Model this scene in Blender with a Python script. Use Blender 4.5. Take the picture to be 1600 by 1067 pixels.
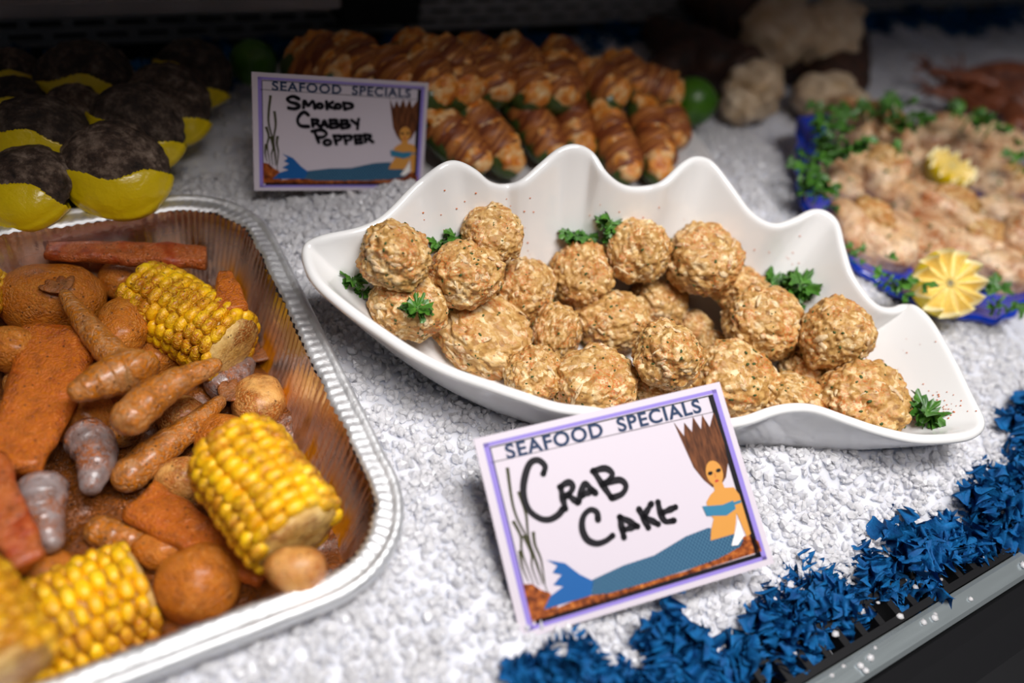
import bpy, bmesh, math, random
import numpy as np
from mathutils import Vector, Matrix, Euler, Quaternion
from mathutils.bvhtree import BVHTree
from mathutils.geometry import tessellate_polygon

for _o in list(bpy.data.objects):
    bpy.data.objects.remove(_o)
SC = bpy.context.scene
COL = SC.collection
random.seed(7)
RNG = np.random.default_rng(11)
PI = math.pi

# ------------------------------------------------------------------ camera
# world: X along the display case, Y into its depth, Z up from the bed of ice (metres)
R = np.array([[0.8576200540864822, -0.22130326178275098, 0.4642334640598567],
              [-0.4745232051106443, -0.6885406827974179, 0.5483971698909352],
              [0.1982815438718909, -0.6906059617880379, -0.6955198307040559]])
FPX, CAMH = 1245.0, 0.3603
cam_d = bpy.data.cameras.new('camera')
cam = bpy.data.objects.new('camera', cam_d)
COL.objects.link(cam)
cr, cu, cb = R @ [1, 0, 0], R @ [0, -1, 0], R @ [0, 0, -1]
cam.matrix_world = Matrix(((cr[0], cu[0], cb[0], 0), (cr[1], cu[1], cb[1], 0), (cr[2], cu[2], cb[2], CAMH), (0, 0, 0, 1)))
cam_d.sensor_width = 36.0
cam_d.lens = FPX / 1600 * 36.0
cam_d.clip_start, cam_d.clip_end = 0.01, 30
cam_d.dof.use_dof = True
cam_d.dof.focus_distance = 0.465
cam_d.dof.aperture_fstop = 2.3
cam_d.dof.aperture_blades = 9
SC.camera = cam

# ------------------------------------------------------------------ light and exposure
world = bpy.data.worlds.new('world')
SC.world = world
world.use_nodes = True
world.node_tree.nodes['Background'].inputs['Color'].default_value = (0.80, 0.86, 1.0, 1)
world.node_tree.nodes['Background'].inputs['Strength'].default_value = 0.04


def area(name, loc, target, sx, sy, power, color, spread=PI):
    d = bpy.data.lights.new(name, 'AREA')
    d.shape, d.size, d.size_y, d.energy, d.color, d.spread = 'RECTANGLE', sx, sy, power, color, spread
    o = bpy.data.objects.new(name, d)
    COL.objects.link(o)
    o.location = loc
    o.rotation_euler = (Vector(target) - Vector(loc)).to_track_quat('-Z', 'Y').to_euler()
    return o


area('case_lamp', (0.26, 0.04, 1.00), (0.28, 0.12, 0.0), 0.60, 0.20, 6.2, (1.0, 0.975, 0.965), math.radians(120))
area('front_fill', (0.05, -0.8, 1.95), (0.35, 0.30, 0.0), 0.7, 0.30, 3.4, (1.0, 0.95, 0.93), math.radians(90))  # added fill from behind the viewer, lifts the cards and the dish's outer wall
SC.view_settings.view_transform = 'Standard'
SC.view_settings.look = 'None'
SC.view_settings.gamma = 1.0
SC.view_settings.use_curve_mapping = False
SC.view_settings.exposure = 0.0
SC.cycles.max_bounces = 8
SC.cycles.use_denoising = True


# ------------------------------------------------------------------ helpers
def P(px, py, z):
    """point of the photograph's frame -> the world point on the horizontal plane at height z"""
    d = R @ np.array([px - 800.0, py - 533.5, FPX])
    t = (z - CAMH) / d[2]
    return Vector((d[0] * t, d[1] * t, z))


def depth(v):
    return float((R.T @ (np.array(v) - [0, 0, CAMH]))[2])


def px_m(v):
    return depth(v) / FPX


def srgb(r, g, b):
    f = lambda c: (c / 255 / 12.92) if c <= 10.3 else ((c / 255 + 0.055) / 1.055) ** 2.4
    return (f(r), f(g), f(b), 1.0)


def _hash(ix, iy, iz, seed):
    h = (ix * 374761393 + iy * 668265263 + iz * 2147483647 + seed * 974711) & 0xffffffff
    h = ((h ^ (h >> 13)) * 1274126177) & 0xffffffff
    h = ((h ^ (h >> 16)) * 2246822519) & 0xffffffff
    return ((h ^ (h >> 15)) & 0xffffff) / float(0xffffff)


def vnoise(p, seed=0):
    """value noise in [-1, 1], p is (n, 3)"""
    p = np.asarray(p, float)
    i = np.floor(p).astype(np.int64)
    f = p - i
    f = f * f * (3 - 2 * f)
    out = 0
    for dx in (0, 1):
        wx = f[:, 0] if dx else 1 - f[:, 0]
        for dy in (0, 1):
            wy = f[:, 1] if dy else 1 - f[:, 1]
            for dz in (0, 1):
                wz = f[:, 2] if dz else 1 - f[:, 2]
                out = out + wx * wy * wz * _hash(i[:, 0] + dx, i[:, 1] + dy, i[:, 2] + dz, seed)
    return out * 2 - 1


def fbm(p, octv=3, seed=0, gain=0.5):
    a, s, q = 1.0, 0.0, np.asarray(p, float)
    for k in range(octv):
        s = s + a * vnoise(q, seed + k * 17)
        q = q * 2.03
        a *= gain
    return s


def mesh(name, V, F, mat=None, smooth=True):
    me = bpy.data.meshes.new(name)
    me.from_pydata([tuple(v) for v in V], [], [tuple(f) for f in F])
    if smooth:
        me.polygons.foreach_set('use_smooth', [True] * len(me.polygons))
    if mat:
        me.materials.append(mat)
    me.update()
    return me


def obj(name, me, parent=None, loc=None, rot=None, scale=None):
    o = bpy.data.objects.new(name, me)
    COL.objects.link(o)
    if parent:
        o.parent = parent
    if loc is not None:
        o.location = loc
    if rot is not None:
        o.rotation_euler = rot
    if scale is not None:
        o.scale = scale
    return o


def tag(o, label, cat, group=None):
    o['label'] = label
    o['category'] = cat
    if group:
        o['group'] = group
    return o


def thing(name, label, cat, loc=(0, 0, 0), rot=(0, 0, 0), group=None):
    return tag(obj(name, None, None, loc, rot), label, cat, group)


def structure(o):
    o['kind'] = 'structure'
    return o


def stuff(o):
    o['kind'] = 'stuff'
    return o


def copy_tree(o, parent=None):
    c = o.copy()
    COL.objects.link(c)
    if parent:
        c.parent = parent
    for ch in list(o.children):
        copy_tree(ch, c)
    return c


_ico = {}


def ico(n):
    if n not in _ico:
        bm = bmesh.new()
        bmesh.ops.create_icosphere(bm, subdivisions=n, radius=1)
        V = np.array([v.co[:] for v in bm.verts])
        F = np.array([[v.index for v in f.verts] for f in bm.faces])
        bm.free()
        _ico[n] = (V, F)
    return _ico[n][0].copy(), _ico[n][1]


class Geo:
    """collects pieces that become one mesh"""

    def __init__(s):
        s.V, s.F, s.n = [], [], 0

    def add(s, V, F):
        s.V.append(np.asarray(V, float))
        s.F += [tuple(int(i) + s.n for i in f) for f in F]
        s.n += len(V)

    def box(s, a, b):
        (x0, y0, z0), (x1, y1, z1) = a, b
        s.add([(x0, y0, z0), (x1, y0, z0), (x1, y1, z0), (x0, y1, z0), (x0, y0, z1), (x1, y0, z1), (x1, y1, z1), (x0, y1, z1)],
              [(0, 3, 2, 1), (4, 5, 6, 7), (0, 1, 5, 4), (1, 2, 6, 5), (2, 3, 7, 6), (3, 0, 4, 7)])

    def mesh(s, name, mat, smooth=True):
        return mesh(name, np.concatenate(s.V), s.F, mat, smooth)


def catmull(pts, n, closed=False):
    """n points evenly spaced along a smooth curve through pts"""
    p = np.array([tuple(q) for q in pts], float)
    m = len(p)
    out = []
    segs = m if closed else m - 1
    for i in range(segs):
        if closed:
            a, b, c, d = p[(i - 1) % m], p[i], p[(i + 1) % m], p[(i + 2) % m]
        else:
            a, b, c, d = p[max(i - 1, 0)], p[i], p[i + 1], p[min(i + 2, m - 1)]
        for t in np.linspace(0, 1, 24, endpoint=False):
            out.append(0.5 * (2 * b + (c - a) * t + (2 * a - 5 * b + 4 * c - d) * t * t + (3 * b - a - 3 * c + d) * t ** 3))
    out.append(p[0] if closed else p[-1])
    out = np.array(out)
    L = np.concatenate([[0], np.cumsum(np.linalg.norm(np.diff(out, axis=0), axis=1))])
    q = np.linspace(0, L[-1], n, endpoint=not closed)
    return np.stack([np.interp(q, L, out[:, k]) for k in range(out.shape[1])], 1)


def frames(path, up=(0, 0, 1)):
    T = np.gradient(path, axis=0)
    T /= np.linalg.norm(T, axis=1)[:, None] + 1e-12
    S = np.cross(T, np.array(up, float))
    S /= np.linalg.norm(S, axis=1)[:, None] + 1e-12
    return T, S, np.cross(S, T)


def sweep(path, rad, nseg=16, up=(0, 0, 1), flat=1.0, shape=None):
    """tube along path; rad per point; flat squashes it along up; ends closed by a point"""
    path = np.asarray(path, float)
    n = len(path)
    T, S, U = frames(path, up)
    a = np.linspace(0, 2 * PI, nseg, endpoint=False)
    V = []
    for i in range(n):
        ca, sa = np.cos(a), np.sin(a)
        rr = rad[i] * (np.ones(nseg) if shape is None else shape(i / (n - 1), a))
        V.append(path[i] + S[i] * (ca * rr)[:, None] + U[i] * (sa * rr * flat)[:, None])
    V = np.concatenate(V)
    F = []
    for i in range(n - 1):
        for k in range(nseg):
            k2 = (k + 1) % nseg
            F.append((i * nseg + k, i * nseg + k2, (i + 1) * nseg + k2, (i + 1) * nseg + k))
    b = len(V)
    V = np.concatenate([V, [path[0], path[-1]]])
    for k in range(nseg):
        k2 = (k + 1) % nseg
        F.append((b, k2, k))
        F.append((b + 1, (n - 1) * nseg + k, (n - 1) * nseg + k2))
    return V, F


def grid_faces(n, m, closed_m=False):
    F = []
    for i in range(n - 1):
        for k in range(m if closed_m else m - 1):
            k2 = (k + 1) % m
            F.append((i * m + k, i * m + k2, (i + 1) * m + k2, (i + 1) * m + k))
    return F


# ------------------------------------------------------------------ materials
class Mat:
    def __init__(s, name):
        s.m = bpy.data.materials.new(name)
        s.m.use_nodes = True
        s.t = s.m.node_tree
        s.b = s.t.nodes['Principled BSDF']
        s._c = None

    def put(s, sock, v):
        if isinstance(v, bpy.types.NodeSocket):
            s.t.links.new(v, sock)
        else:
            sock.default_value = v

    def node(s, typ, ins=None, **attrs):
        n = s.t.nodes.new('ShaderNode' + typ)
        for k, v in attrs.items():
            setattr(n, k, v)
        for k, v in (ins or {}).items():
            s.put(n.inputs[k], v)
        return n

    def coord(s, sc=(1, 1, 1), rand=True):
        tc = s.node('TexCoord').outputs['Object']
        if rand:
            r = s.node('ObjectInfo').outputs['Random']
            r = s.node('Math', {0: r, 1: 13.7}, operation='MULTIPLY').outputs[0]
            tc = s.node('VectorMath', {0: tc, 1: r}, operation='ADD').outputs[0]
        if sc != (1, 1, 1):
            tc = s.node('VectorMath', {0: tc, 1: sc}, operation='MULTIPLY').outputs[0]
        return tc

    @property
    def c(s):
        if s._c is None:
            s._c = s.coord()
        return s._c

    def noise(s, scale, detail=3, rough=0.55, vec=None, dist=0.0):
        return s.node('TexNoise', {'Vector': vec or s.c, 'Scale': scale, 'Detail': detail, 'Roughness': rough, 'Distortion': dist}).outputs['Fac']

    def voro(s, scale, out='Distance', vec=None, feature='F1', rnd=1.0):
        return s.node('TexVoronoi', {'Vector': vec or s.c, 'Scale': scale, 'Randomness': rnd}, feature=feature).outputs[out]

    def ramp(s, fac, stops, interp='LINEAR'):
        n = s.node('ValToRGB', {'Fac': fac})
        e = n.color_ramp.elements
        n.color_ramp.interpolation = interp
        while len(e) < len(stops):
            e.new(0.5)
        for i, (p, c) in enumerate(stops):
            e[i].position = p
            e[i].color = c if isinstance(c, tuple) else (c, c, c, 1)
        return n.outputs['Color']

    def step(s, fac, a, b):
        return s.node('MapRange', {'Value': fac, 'From Min': a, 'From Max': b}, clamp=True).outputs[0]

    def mix(s, fac, a, b):
        n = s.node('Mix', data_type='RGBA')
        s.put(n.inputs[0], fac)
        s.put(n.inputs[6], a)
        s.put(n.inputs[7], b)
        return n.outputs[2]

    def math(s, op, a, b=0.0):
        return s.node('Math', {0: a, 1: b}, operation=op).outputs[0]

    def bump(s, h, strength=0.5, dist=0.001):
        n = s.node('Bump', {'Height': h, 'Strength': strength, 'Distance': dist})
        s.t.links.new(n.outputs[0], s.b.inputs['Normal'])

    def set(s, **kw):
        names = dict(color='Base Color', rough='Roughness', metal='Metallic', sss='Subsurface Weight', sssr='Subsurface Radius',
                     ssss='Subsurface Scale', spec='Specular IOR Level', ior='IOR', trans='Transmission Weight', coat='Coat Weight',
                     coatr='Coat Roughness', sheen='Sheen Weight')
        for k, v in kw.items():
            s.put(s.b.inputs[names[k]], v)
        return s


def plain(name, col, rough=0.5, **kw):
    return Mat(name).set(color=col, rough=rough, **kw).m


# crushed ice
m = Mat('ice')
cn = m.noise(60, 3)
m.set(color=m.ramp(cn, [(0.3, (0.66, 0.68, 0.75, 1)), (0.7, (0.76, 0.77, 0.83, 1))]), rough=0.22, sss=0.7, sssr=(0.9, 1.0, 1.15), ssss=0.012, ior=1.31)
m.bump(m.noise(420, 3), 0.2, 0.001)
M_ICE = m.m
m = Mat('clear_ice')
m.set(color=(0.90, 0.90, 0.94, 1), rough=0.16, sss=0.4, sssr=(0.9, 1.0, 1.15), ssss=0.008, trans=0.30, ior=1.25)
M_GRAIN = m.m

# white glazed dish
m = Mat('white_glaze')
m.set(color=(0.75, 0.745, 0.735, 1), rough=0.16, coat=0.5, coatr=0.05)
M_GLAZE = m.m


# crab cake mixture
def crab_mat(name, light):
    m = Mat(name)
    st = m.coord((1, 1, 0.6))
    big = m.noise(110, 4, 0.6)
    cell = m.voro(260, 'Color', m.node('VectorMath', {0: m.c, 1: m.node('VectorMath', {0: m.node('TexNoise', {'Vector': m.c, 'Scale': 150.0}).outputs['Color'], 1: (0.006, 0.006, 0.006)}, operation='MULTIPLY').outputs[0]}, operation='ADD').outputs[0])
    cg = m.node('SeparateColor', {0: cell}).outputs[0]
    soft = m.noise(160, 5, 0.6)
    cg = m.math('ADD', m.math('MULTIPLY', cg, 0.35), m.math('MULTIPLY', soft, 0.75))
    base = m.ramp(cg, [(0.25, srgb(122, 82, 36)), (0.42, srgb(170, 126, 64)), (0.60, srgb(198, 158, 94)), (0.80, srgb(236, 214, 170))])
    base = m.mix(m.math('MULTIPLY', m.step(big, 0.40, 0.66), 0.45), base, srgb(168, 126, 72))
    if light:
        base = m.mix(0.4, base, srgb(244, 226, 192))
    spice = m.math('MULTIPLY', m.step(m.noise(55, 3), 0.44, 0.60), m.step(m.noise(700, 3), 0.47, 0.60))
    base = m.mix(m.math('MULTIPLY', spice, 0.8), base, srgb(186, 92, 20))
    dots = m.math('MULTIPLY', m.step(m.voro(300, 'Distance', st), 0.20, 0.12), m.step(m.noise(120, 2), 0.45, 0.55))
    base = m.mix(m.math('MULTIPLY', dots, 0.75), base, srgb(96, 58, 26))
    m.set(color=base, rough=0.52, sss=0.12, sssr=(1.0, 0.6, 0.3), ssss=0.003)
    h = m.math('ADD', m.noise(480, 4, 0.65), m.math('MULTIPLY', m.voro(330), 0.8))
    m.bump(h, 0.45, 0.0012)
    return m.m


M_CAKE, M_FLAKE = crab_mat('crab_cake', False), crab_mat('crab_flake', True)
M_HERB = plain('herb_green', srgb(58, 78, 30), 0.7)
m = Mat('parsley')
m.set(color=m.ramp(m.noise(140, 2), [(0.3, srgb(34, 78, 18)), (0.7, srgb(80, 132, 42))]), rough=0.42, sss=0.08, sssr=(0.3, 1, 0.2), ssss=0.001)
M_PARS = m.m
M_STEM = plain('parsley_stem', srgb(92, 132, 58), 0.5)

# aluminium
m = Mat('aluminium_foil')
nf = m.noise(90, 4, 0.6, m.coord((1, 1, 0.35), False))
m.set(color=(0.86, 0.87, 0.88, 1), metal=1.0, rough=m.step(nf, -1.2, 1.75))
m.bump(m.noise(260, 3, 0.6), 0.35, 0.0012)
M_FOIL = m.m
m = Mat('aluminium_with_sauce')
zc = m.node('SeparateXYZ', {0: m.coord(rand=False)}).outputs[2]
streak = m.noise(38, 4, 0.65, m.coord((1, 1, 0.18), False))
dripping = m.math('MULTIPLY', m.step(streak, 0.36, 0.54), m.step(zc, 0.060, 0.030))
m.set(color=m.mix(dripping, (0.80, 0.80, 0.80, 1), srgb(226, 146, 18)), metal=m.math('SUBTRACT', 1.0, m.math('MULTIPLY', dripping, 0.9)), rough=0.24)
m.bump(m.noise(260, 3, 0.6), 0.3, 0.0012)
M_FOILIN = m.m


def spiced(name, base_a, base_b, amount=0.5, spice=(176, 92, 8), rough=0.42, sss=0.1, sc=55, fine=700, coat=0.25, speck=(52, 26, 10)):
    """a food surface under a dusting of orange boil seasoning"""
    m = Mat(name)
    b = m.mix(m.step(m.noise(70, 3), 0.35, 0.65), base_a, base_b)
    k = m.math('MULTIPLY', m.step(m.noise(sc, 4, 0.6), 0.62 - amount * 0.4, 0.80 - amount * 0.4), m.step(m.noise(fine, 3), 0.33, 0.56))
    b = m.mix(m.math('MULTIPLY', k, 0.92), b, m.mix(m.noise(240, 2), srgb(*spice), srgb(int(spice[0] * .80), int(spice[1] * .72), 4)))
    dots = m.math('MULTIPLY', m.step(m.voro(210), 0.17, 0.10), 0.75)
    b = m.mix(dots, b, srgb(*speck))
    mott = m.noise(150, 5, 0.68)
    b = m.mix(m.math('MULTIPLY', m.step(mott, 0.50, 0.30), 0.55), b, srgb(int(spice[0] * .50), int(spice[1] * .42), 3))
    b = m.mix(m.math('MULTIPLY', m.step(mott, 0.54, 0.70), 0.45), b, base_b if base_b[0] > base_a[0] else base_a)
    m.set(color=b, rough=rough, sss=sss, sssr=(1.0, 0.5, 0.25), ssss=0.004, coat=coat, coatr=0.25)
    m.bump(m.math('ADD', m.noise(260, 5, 0.65), k), 0.6, 0.0016)
    return m.m


M_CORN = spiced('corn_kernels', srgb(255, 208, 22), srgb(248, 182, 8), 0.48, (206, 116, 4), 0.34, 0.2)
M_COB = spiced('corn_cob_core', srgb(226, 190, 120), srgb(205, 160, 80), 0.35)
M_POT = spiced('potato_skin', srgb(226, 172, 98), srgb(202, 138, 66), 0.62, (190, 100, 6))
M_POTB = spiced('potato_dusted', srgb(214, 140, 54), srgb(186, 102, 20), 0.95, (210, 120, 4))
M_SAUS = spiced('sausage_meat', srgb(160, 62, 20), srgb(214, 126, 70), 0.55, (190, 92, 2), 0.36, 0.1, 70)
M_SAUSD = spiced('sausage_dusted', srgb(176, 76, 14), srgb(206, 108, 34), 0.85, (212, 118, 4))
M_SKIN = spiced('sausage_skin', srgb(112, 44, 16), srgb(140, 62, 22), 0.7)
M_SHRIMP = spiced('raw_shrimp', srgb(192, 142, 92), srgb(142, 92, 46), 0.74, (214, 128, 4), 0.24, 0.3, 60, 500, 0.6)
M_SHRIMPG = spiced('grey_shrimp', srgb(158, 144, 142), srgb(122, 106, 102), 0.50, (184, 100, 10), 0.2, 0.3, 60, 500, 0.7)
M_TAIL = spiced('shrimp_tail', srgb(176, 112, 60), srgb(96, 66, 44), 0.5)
M_SAUCE = spiced('boil_sauce', srgb(112, 58, 6), srgb(74, 34, 4), 0.7, (160, 88, 4), 0.3)

# fish, lemon, blue glass
M_FISH = spiced('fish_fillet', srgb(236, 208, 172), srgb(216, 174, 126), 0.44, (192, 104, 28), 0.36, 0.2, 42, 330, 0.3, (50, 74, 26))
M_STUFF = crab_mat('crab_stuffing', False)
m = Mat('blue_glass')
m.set(color=(0.004, 0.04, 0.46, 1), rough=0.08, trans=0.12, ior=1.5, coat=0.6, coatr=0.03)
M_BLUE = m.m
M_PEEL = Mat('lemon_peel')
M_PEEL.set(color=srgb(246, 212, 12), rough=0.35, sss=0.15, sssr=(1, .8, .1), ssss=0.002)
M_PEEL.bump(M_PEEL.voro(700), 0.35, 0.0006)
M_PEEL = M_PEEL.m
m = Mat('lemon_flesh')
pc = m.node('SeparateXYZ', {0: m.coord(rand=False)})
ang = m.node('Math', {0: pc.outputs[1], 1: pc.outputs[0]}, operation='ARCTAN2').outputs[0]
rad_ = m.node('VectorMath', {0: m.node('CombineXYZ', {0: pc.outputs[0], 1: pc.outputs[1]}).outputs[0]}, operation='LENGTH').outputs['Value']
seg = m.math('ABSOLUTE', m.math('SINE', m.math('MULTIPLY', ang, 5.0)))
pith = m.math('MAXIMUM', m.math('MULTIPLY', m.step(seg, 0.20, 0.05), 0.6), m.math('MAXIMUM', m.step(rad_, 0.0205, 0.0225), m.step(rad_, 0.003, 0.0015)))
m.set(color=m.mix(pith, m.ramp(m.noise(500, 2), [(0.3, srgb(226, 190, 84)), (0.7, srgb(240, 212, 124))]), srgb(250, 238, 190)), rough=0.25, sss=0.25, sssr=(1, .8, .3), ssss=0.003)
m.bump(m.noise(700, 2), 0.3, 0.0008)
M_FLESH = m.m
m = Mat('lime_peel')
m.set(color=m.ramp(m.noise(60, 2), [(0.3, srgb(44, 90, 10)), (0.7, srgb(70, 118, 20))]), rough=0.3)
m.bump(m.voro(600), 0.3, 0.0006)
M_LIME = m.m

# poppers
m = Mat('bacon')
xyz = m.node('SeparateXYZ', {0: m.coord(rand=False)})
wave = m.noise(1.0, 3, 0.6, m.node('CombineXYZ', {0: m.math('MULTIPLY', m.math('ADD', xyz.outputs[0], m.math('MULTIPLY', xyz.outputs[1], 0.45)), 175.0), 1: m.math('MULTIPLY', xyz.outputs[1], 18.0), 2: m.math('MULTIPLY', xyz.outputs[2], 18.0)}).outputs[0])
m.set(color=m.ramp(wave, [(0.30, srgb(84, 34, 16)), (0.46, srgb(132, 66, 30)), (0.58, srgb(188, 118, 56)), (0.72, srgb(120, 58, 28))]), rough=0.46)
m.bump(m.noise(260, 3), 0.5, 0.0015)
M_BACON = m.m
m = Mat('popper_filling')
m.set(color=m.ramp(m.noise(120, 3, 0.6), [(0.30, srgb(190, 96, 20)), (0.48, srgb(226, 144, 50)), (0.58, srgb(232, 184, 122)), (0.75, srgb(240, 206, 156))]), rough=0.4, sss=0.1, sssr=(1, .6, .3), ssss=0.003)
m.bump(m.noise(420, 3), 0.5, 0.0015)
M_FILL = m.m
M_PEPPER = plain('green_pepper', srgb(62, 80, 34), 0.3)

# clams, tails, prawns
def shell_mat(name, dark):
    m = Mat(name)
    xyz = m.node('SeparateXYZ', {0: m.coord(rand=False)})
    rr = m.node('VectorMath', {0: m.node('CombineXYZ', {0: xyz.outputs[0], 1: m.math('ADD', xyz.outputs[1], 0.02)}).outputs[0]}, operation='LENGTH').outputs['Value']
    rings = m.math('SINE', m.math('ADD', m.math('MULTIPLY', rr, 1500.0), m.math('MULTIPLY', m.noise(60, 3), 9.0)))
    bse = m.ramp(m.noise(75, 5, 0.7), [(0.32, srgb(26, 18, 15)), (0.48, srgb(78, 60, 48)), (0.60, srgb(134, 114, 98)), (0.78, srgb(190, 172, 154))])
    m.set(color=m.mix(m.math('MULTIPLY', m.step(rings, 0.2, 1.0), 0.15), bse, srgb(60, 44, 34)), rough=0.7)
    m.set(color=m.mix(m.math('MULTIPLY', m.node('ObjectInfo').outputs['Random'], dark), m.b.inputs['Base Color'].links[0].from_socket, srgb(24, 17, 14)))
    m.bump(m.math('ADD', m.math('MULTIPLY', rings, 0.3), m.math('MULTIPLY', m.noise(200, 5, 0.7), 4.0)), 0.6, 0.0012)
    return m.m


M_SHELL, M_SHELLP = shell_mat('clam_shell', 0.75), shell_mat('pale_clam_shell', 0.05)
m = Mat('yellow_wrap')
m.set(color=srgb(236, 204, 8), rough=0.32, sss=0.1, sssr=(1, .8, .1), ssss=0.003, coat=0.3)
m.bump(m.noise(110, 3), 0.5, 0.002)
M_WRAP = m.m
m = Mat('dark_tail_shell')
m.set(color=m.ramp(m.noise(60, 4), [(0.3, srgb(30, 20, 16)), (0.7, srgb(78, 46, 30))]), rough=0.6)
m.bump(m.noise(220, 3), 0.5, 0.002)
M_DARKSH = m.m
m = Mat('white_meat')
m.set(color=m.ramp(m.noise(55, 3), [(0.3, srgb(190, 160, 122)), (0.7, srgb(222, 202, 174))]), rough=0.4, sss=0.3, sssr=(1, .8, .6), ssss=0.006)
m.bump(m.noise(180, 3), 0.35, 0.002)
M_MEAT = m.m
M_PRAWN = spiced('prawn_shell', srgb(158, 90, 58), srgb(108, 56, 34), 0.2, (130, 64, 36), 0.3)

# garland, metal, card
m = Mat('blue_garland')
m.set(color=m.ramp(m.noise(110, 4, 0.6), [(0.3, srgb(0, 58, 114)), (0.7, srgb(10, 102, 160))]), rough=0.7, spec=0.25)
m.bump(m.noise(700, 3), 0.5, 0.001)
M_GARL = m.m
M_BLACK = plain('black_plastic', (0.008, 0.008, 0.009, 1), 0.5, spec=0.2)
m = Mat('brushed_steel')
m.set(color=(0.40, 0.45, 0.46, 1), metal=0.7, rough=m.step(m.noise(40, 3, 0.6, m.coord((0.2, 3, 1), False)), -0.4, 2.6))
M_STEEL = m.m
M_DARKMET = plain('dark_perforated_metal', (0.5, 0.49, 0.49, 1), 0.42)
M_RAILM = plain('pale_rail_metal', (0.5, 0.46, 0.46, 1), 0.35, metal=0.3)
M_WALL = plain('dark_back_panel', (0.012, 0.012, 0.014, 1), 0.6)
M_LINER = plain('case_liner', (0.06, 0.065, 0.075, 1), 0.5)
M_PAPER = plain('white_tray', (0.74, 0.72, 0.72, 1), 0.4)
M_CARD = plain('laminated_card', srgb(198, 189, 198), 0.42, spec=0.25)
M_PURPLE = plain('print_purple', srgb(138, 122, 196), 0.35 + 0.1, spec=0.12)
M_INK = plain('print_black', srgb(20, 18, 24), 0.4 + 0.1, spec=0.12)
M_NAVY = plain('print_navy', srgb(36, 54, 84), 0.4 + 0.1, spec=0.12)
M_SKINP = plain('print_skin', srgb(200, 140, 66), 0.5, spec=0.12)
M_TEAL = plain('print_teal', srgb(52, 116, 146), 0.4 + 0.1, spec=0.12)
M_FLUKE = plain('print_blue', srgb(30, 88, 150), 0.4 + 0.1, spec=0.12)
M_REED = plain('print_reed', srgb(62, 62, 40), 0.4 + 0.1, spec=0.12)
M_LIPS = plain('print_red', srgb(176, 54, 50), 0.4 + 0.1, spec=0.12)
M_WHITE = plain('print_white', srgb(238, 234, 228), 0.4 + 0.1, spec=0.12)
m = Mat('print_hair')
m.set(color=m.ramp(m.noise(900, 2, 0.6, m.coord((1, 0.12, 1), False)), [(0.35, srgb(62, 34, 20)), (0.65, srgb(112, 66, 38))]), rough=0.5, spec=0.12)
M_HAIR = m.m
m = Mat('print_scales')
gx = m.node('SeparateXYZ', {0: m.coord(rand=False)})
lines = m.math('MULTIPLY', m.math('SINE', m.math('MULTIPLY', gx.outputs[0], 3000.0)), m.math('SINE', m.math('MULTIPLY', gx.outputs[1], 2600.0)))
m.set(color=m.mix(m.step(lines, -0.5, 0.7), srgb(26, 62, 92), srgb(74, 116, 142)), rough=0.5, spec=0.12)
M_SCALES = m.m
m = Mat('print_seabed')
m.set(color=m.ramp(m.noise(330, 4, 0.6), [(0.35, srgb(78, 34, 18)), (0.55, srgb(150, 76, 30)), (0.7, srgb(196, 120, 54))]), rough=0.5, spec=0.12)
M_SEABED = m.m

# ------------------------------------------------------------------ footprints shared by several builders
TX0, TX1, TY0, TY1 = -0.42, 0.1235, 0.152, 0.4595          # outer lip of the foil tray

RIM_PX = [(473, 385, .065), (500, 368, .07), (560, 355, .075), (600, 335, .08), (650, 285, .09), (690, 255, .1), (715, 250, .1), (745, 265, .095),
          (765, 282, .088), (790, 287, .083), (815, 280, .088), (845, 255, .096), (875, 230, .102), (900, 224, .105), (925, 235, .102),
          (945, 265, .095), (975, 288, .086), (1010, 290, .084), (1040, 280, .09), (1070, 252, .098), (1090, 243, .1), (1115, 252, .098),
          (1145, 290, .09), (1175, 330, .08), (1210, 349, .076), (1245, 340, .08), (1270, 327, .085), (1290, 328, .086), (1310, 345, .084),
          (1320, 385, .078), (1335, 430, .07), (1370, 475, .062), (1400, 482, .06), (1420, 474, .062), (1437, 480, .064), (1460, 504, .063),
          (1490, 555, .06), (1522, 620, .056), (1540, 658, .054), (1530, 676, .053), (1500, 684, .052), (1440, 685, .05), (1380, 672, .05),
          (1330, 655, .052), (1280, 637, .054), (1245, 634, .055), (1210, 640, .054), (1160, 657, .05), (1080, 665, .046), (1000, 655, .046),
          (930, 642, .049), (870, 635, .05), (810, 616, .05), (760, 599, .05), (700, 578, .05), (640, 548, .052), (590, 515, .055), (530, 472, .06), (485, 430, .063)]
NB = 300
RIM = catmull([P(*q) for q in RIM_PX], NB, closed=True)
BC = np.array([RIM[:, 0].mean(), RIM[:, 1].mean()])


def smooth_loop(a, w):
    k = np.exp(-0.5 * (np.arange(-3 * w, 3 * w + 1) / w) ** 2)
    k /= k.sum()
    pad = np.concatenate([a[-3 * w:], a, a[:3 * w]])
    return np.stack([np.convolve(pad[:, j], k, 'valid') for j in range(a.shape[1])], 1)


LOW = smooth_loop(RIM[:, :2], 14)
BASE = BC + (LOW - BC) * 0.66


def inside(poly, x, y):
    """vectorised point in polygon"""
    x, y = np.asarray(x), np.asarray(y)
    r = np.zeros(x.shape, bool)
    n = len(poly)
    for i in range(n):
        x0, y0 = poly[i][:2]
        x1, y1 = poly[(i + 1) % n][:2]
        if y0 == y1:
            continue
        c = ((y0 > y) != (y1 > y)) & (x < (x1 - x0) * (y - y0) / (y1 - y0) + x0)
        r ^= c
    return r


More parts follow.
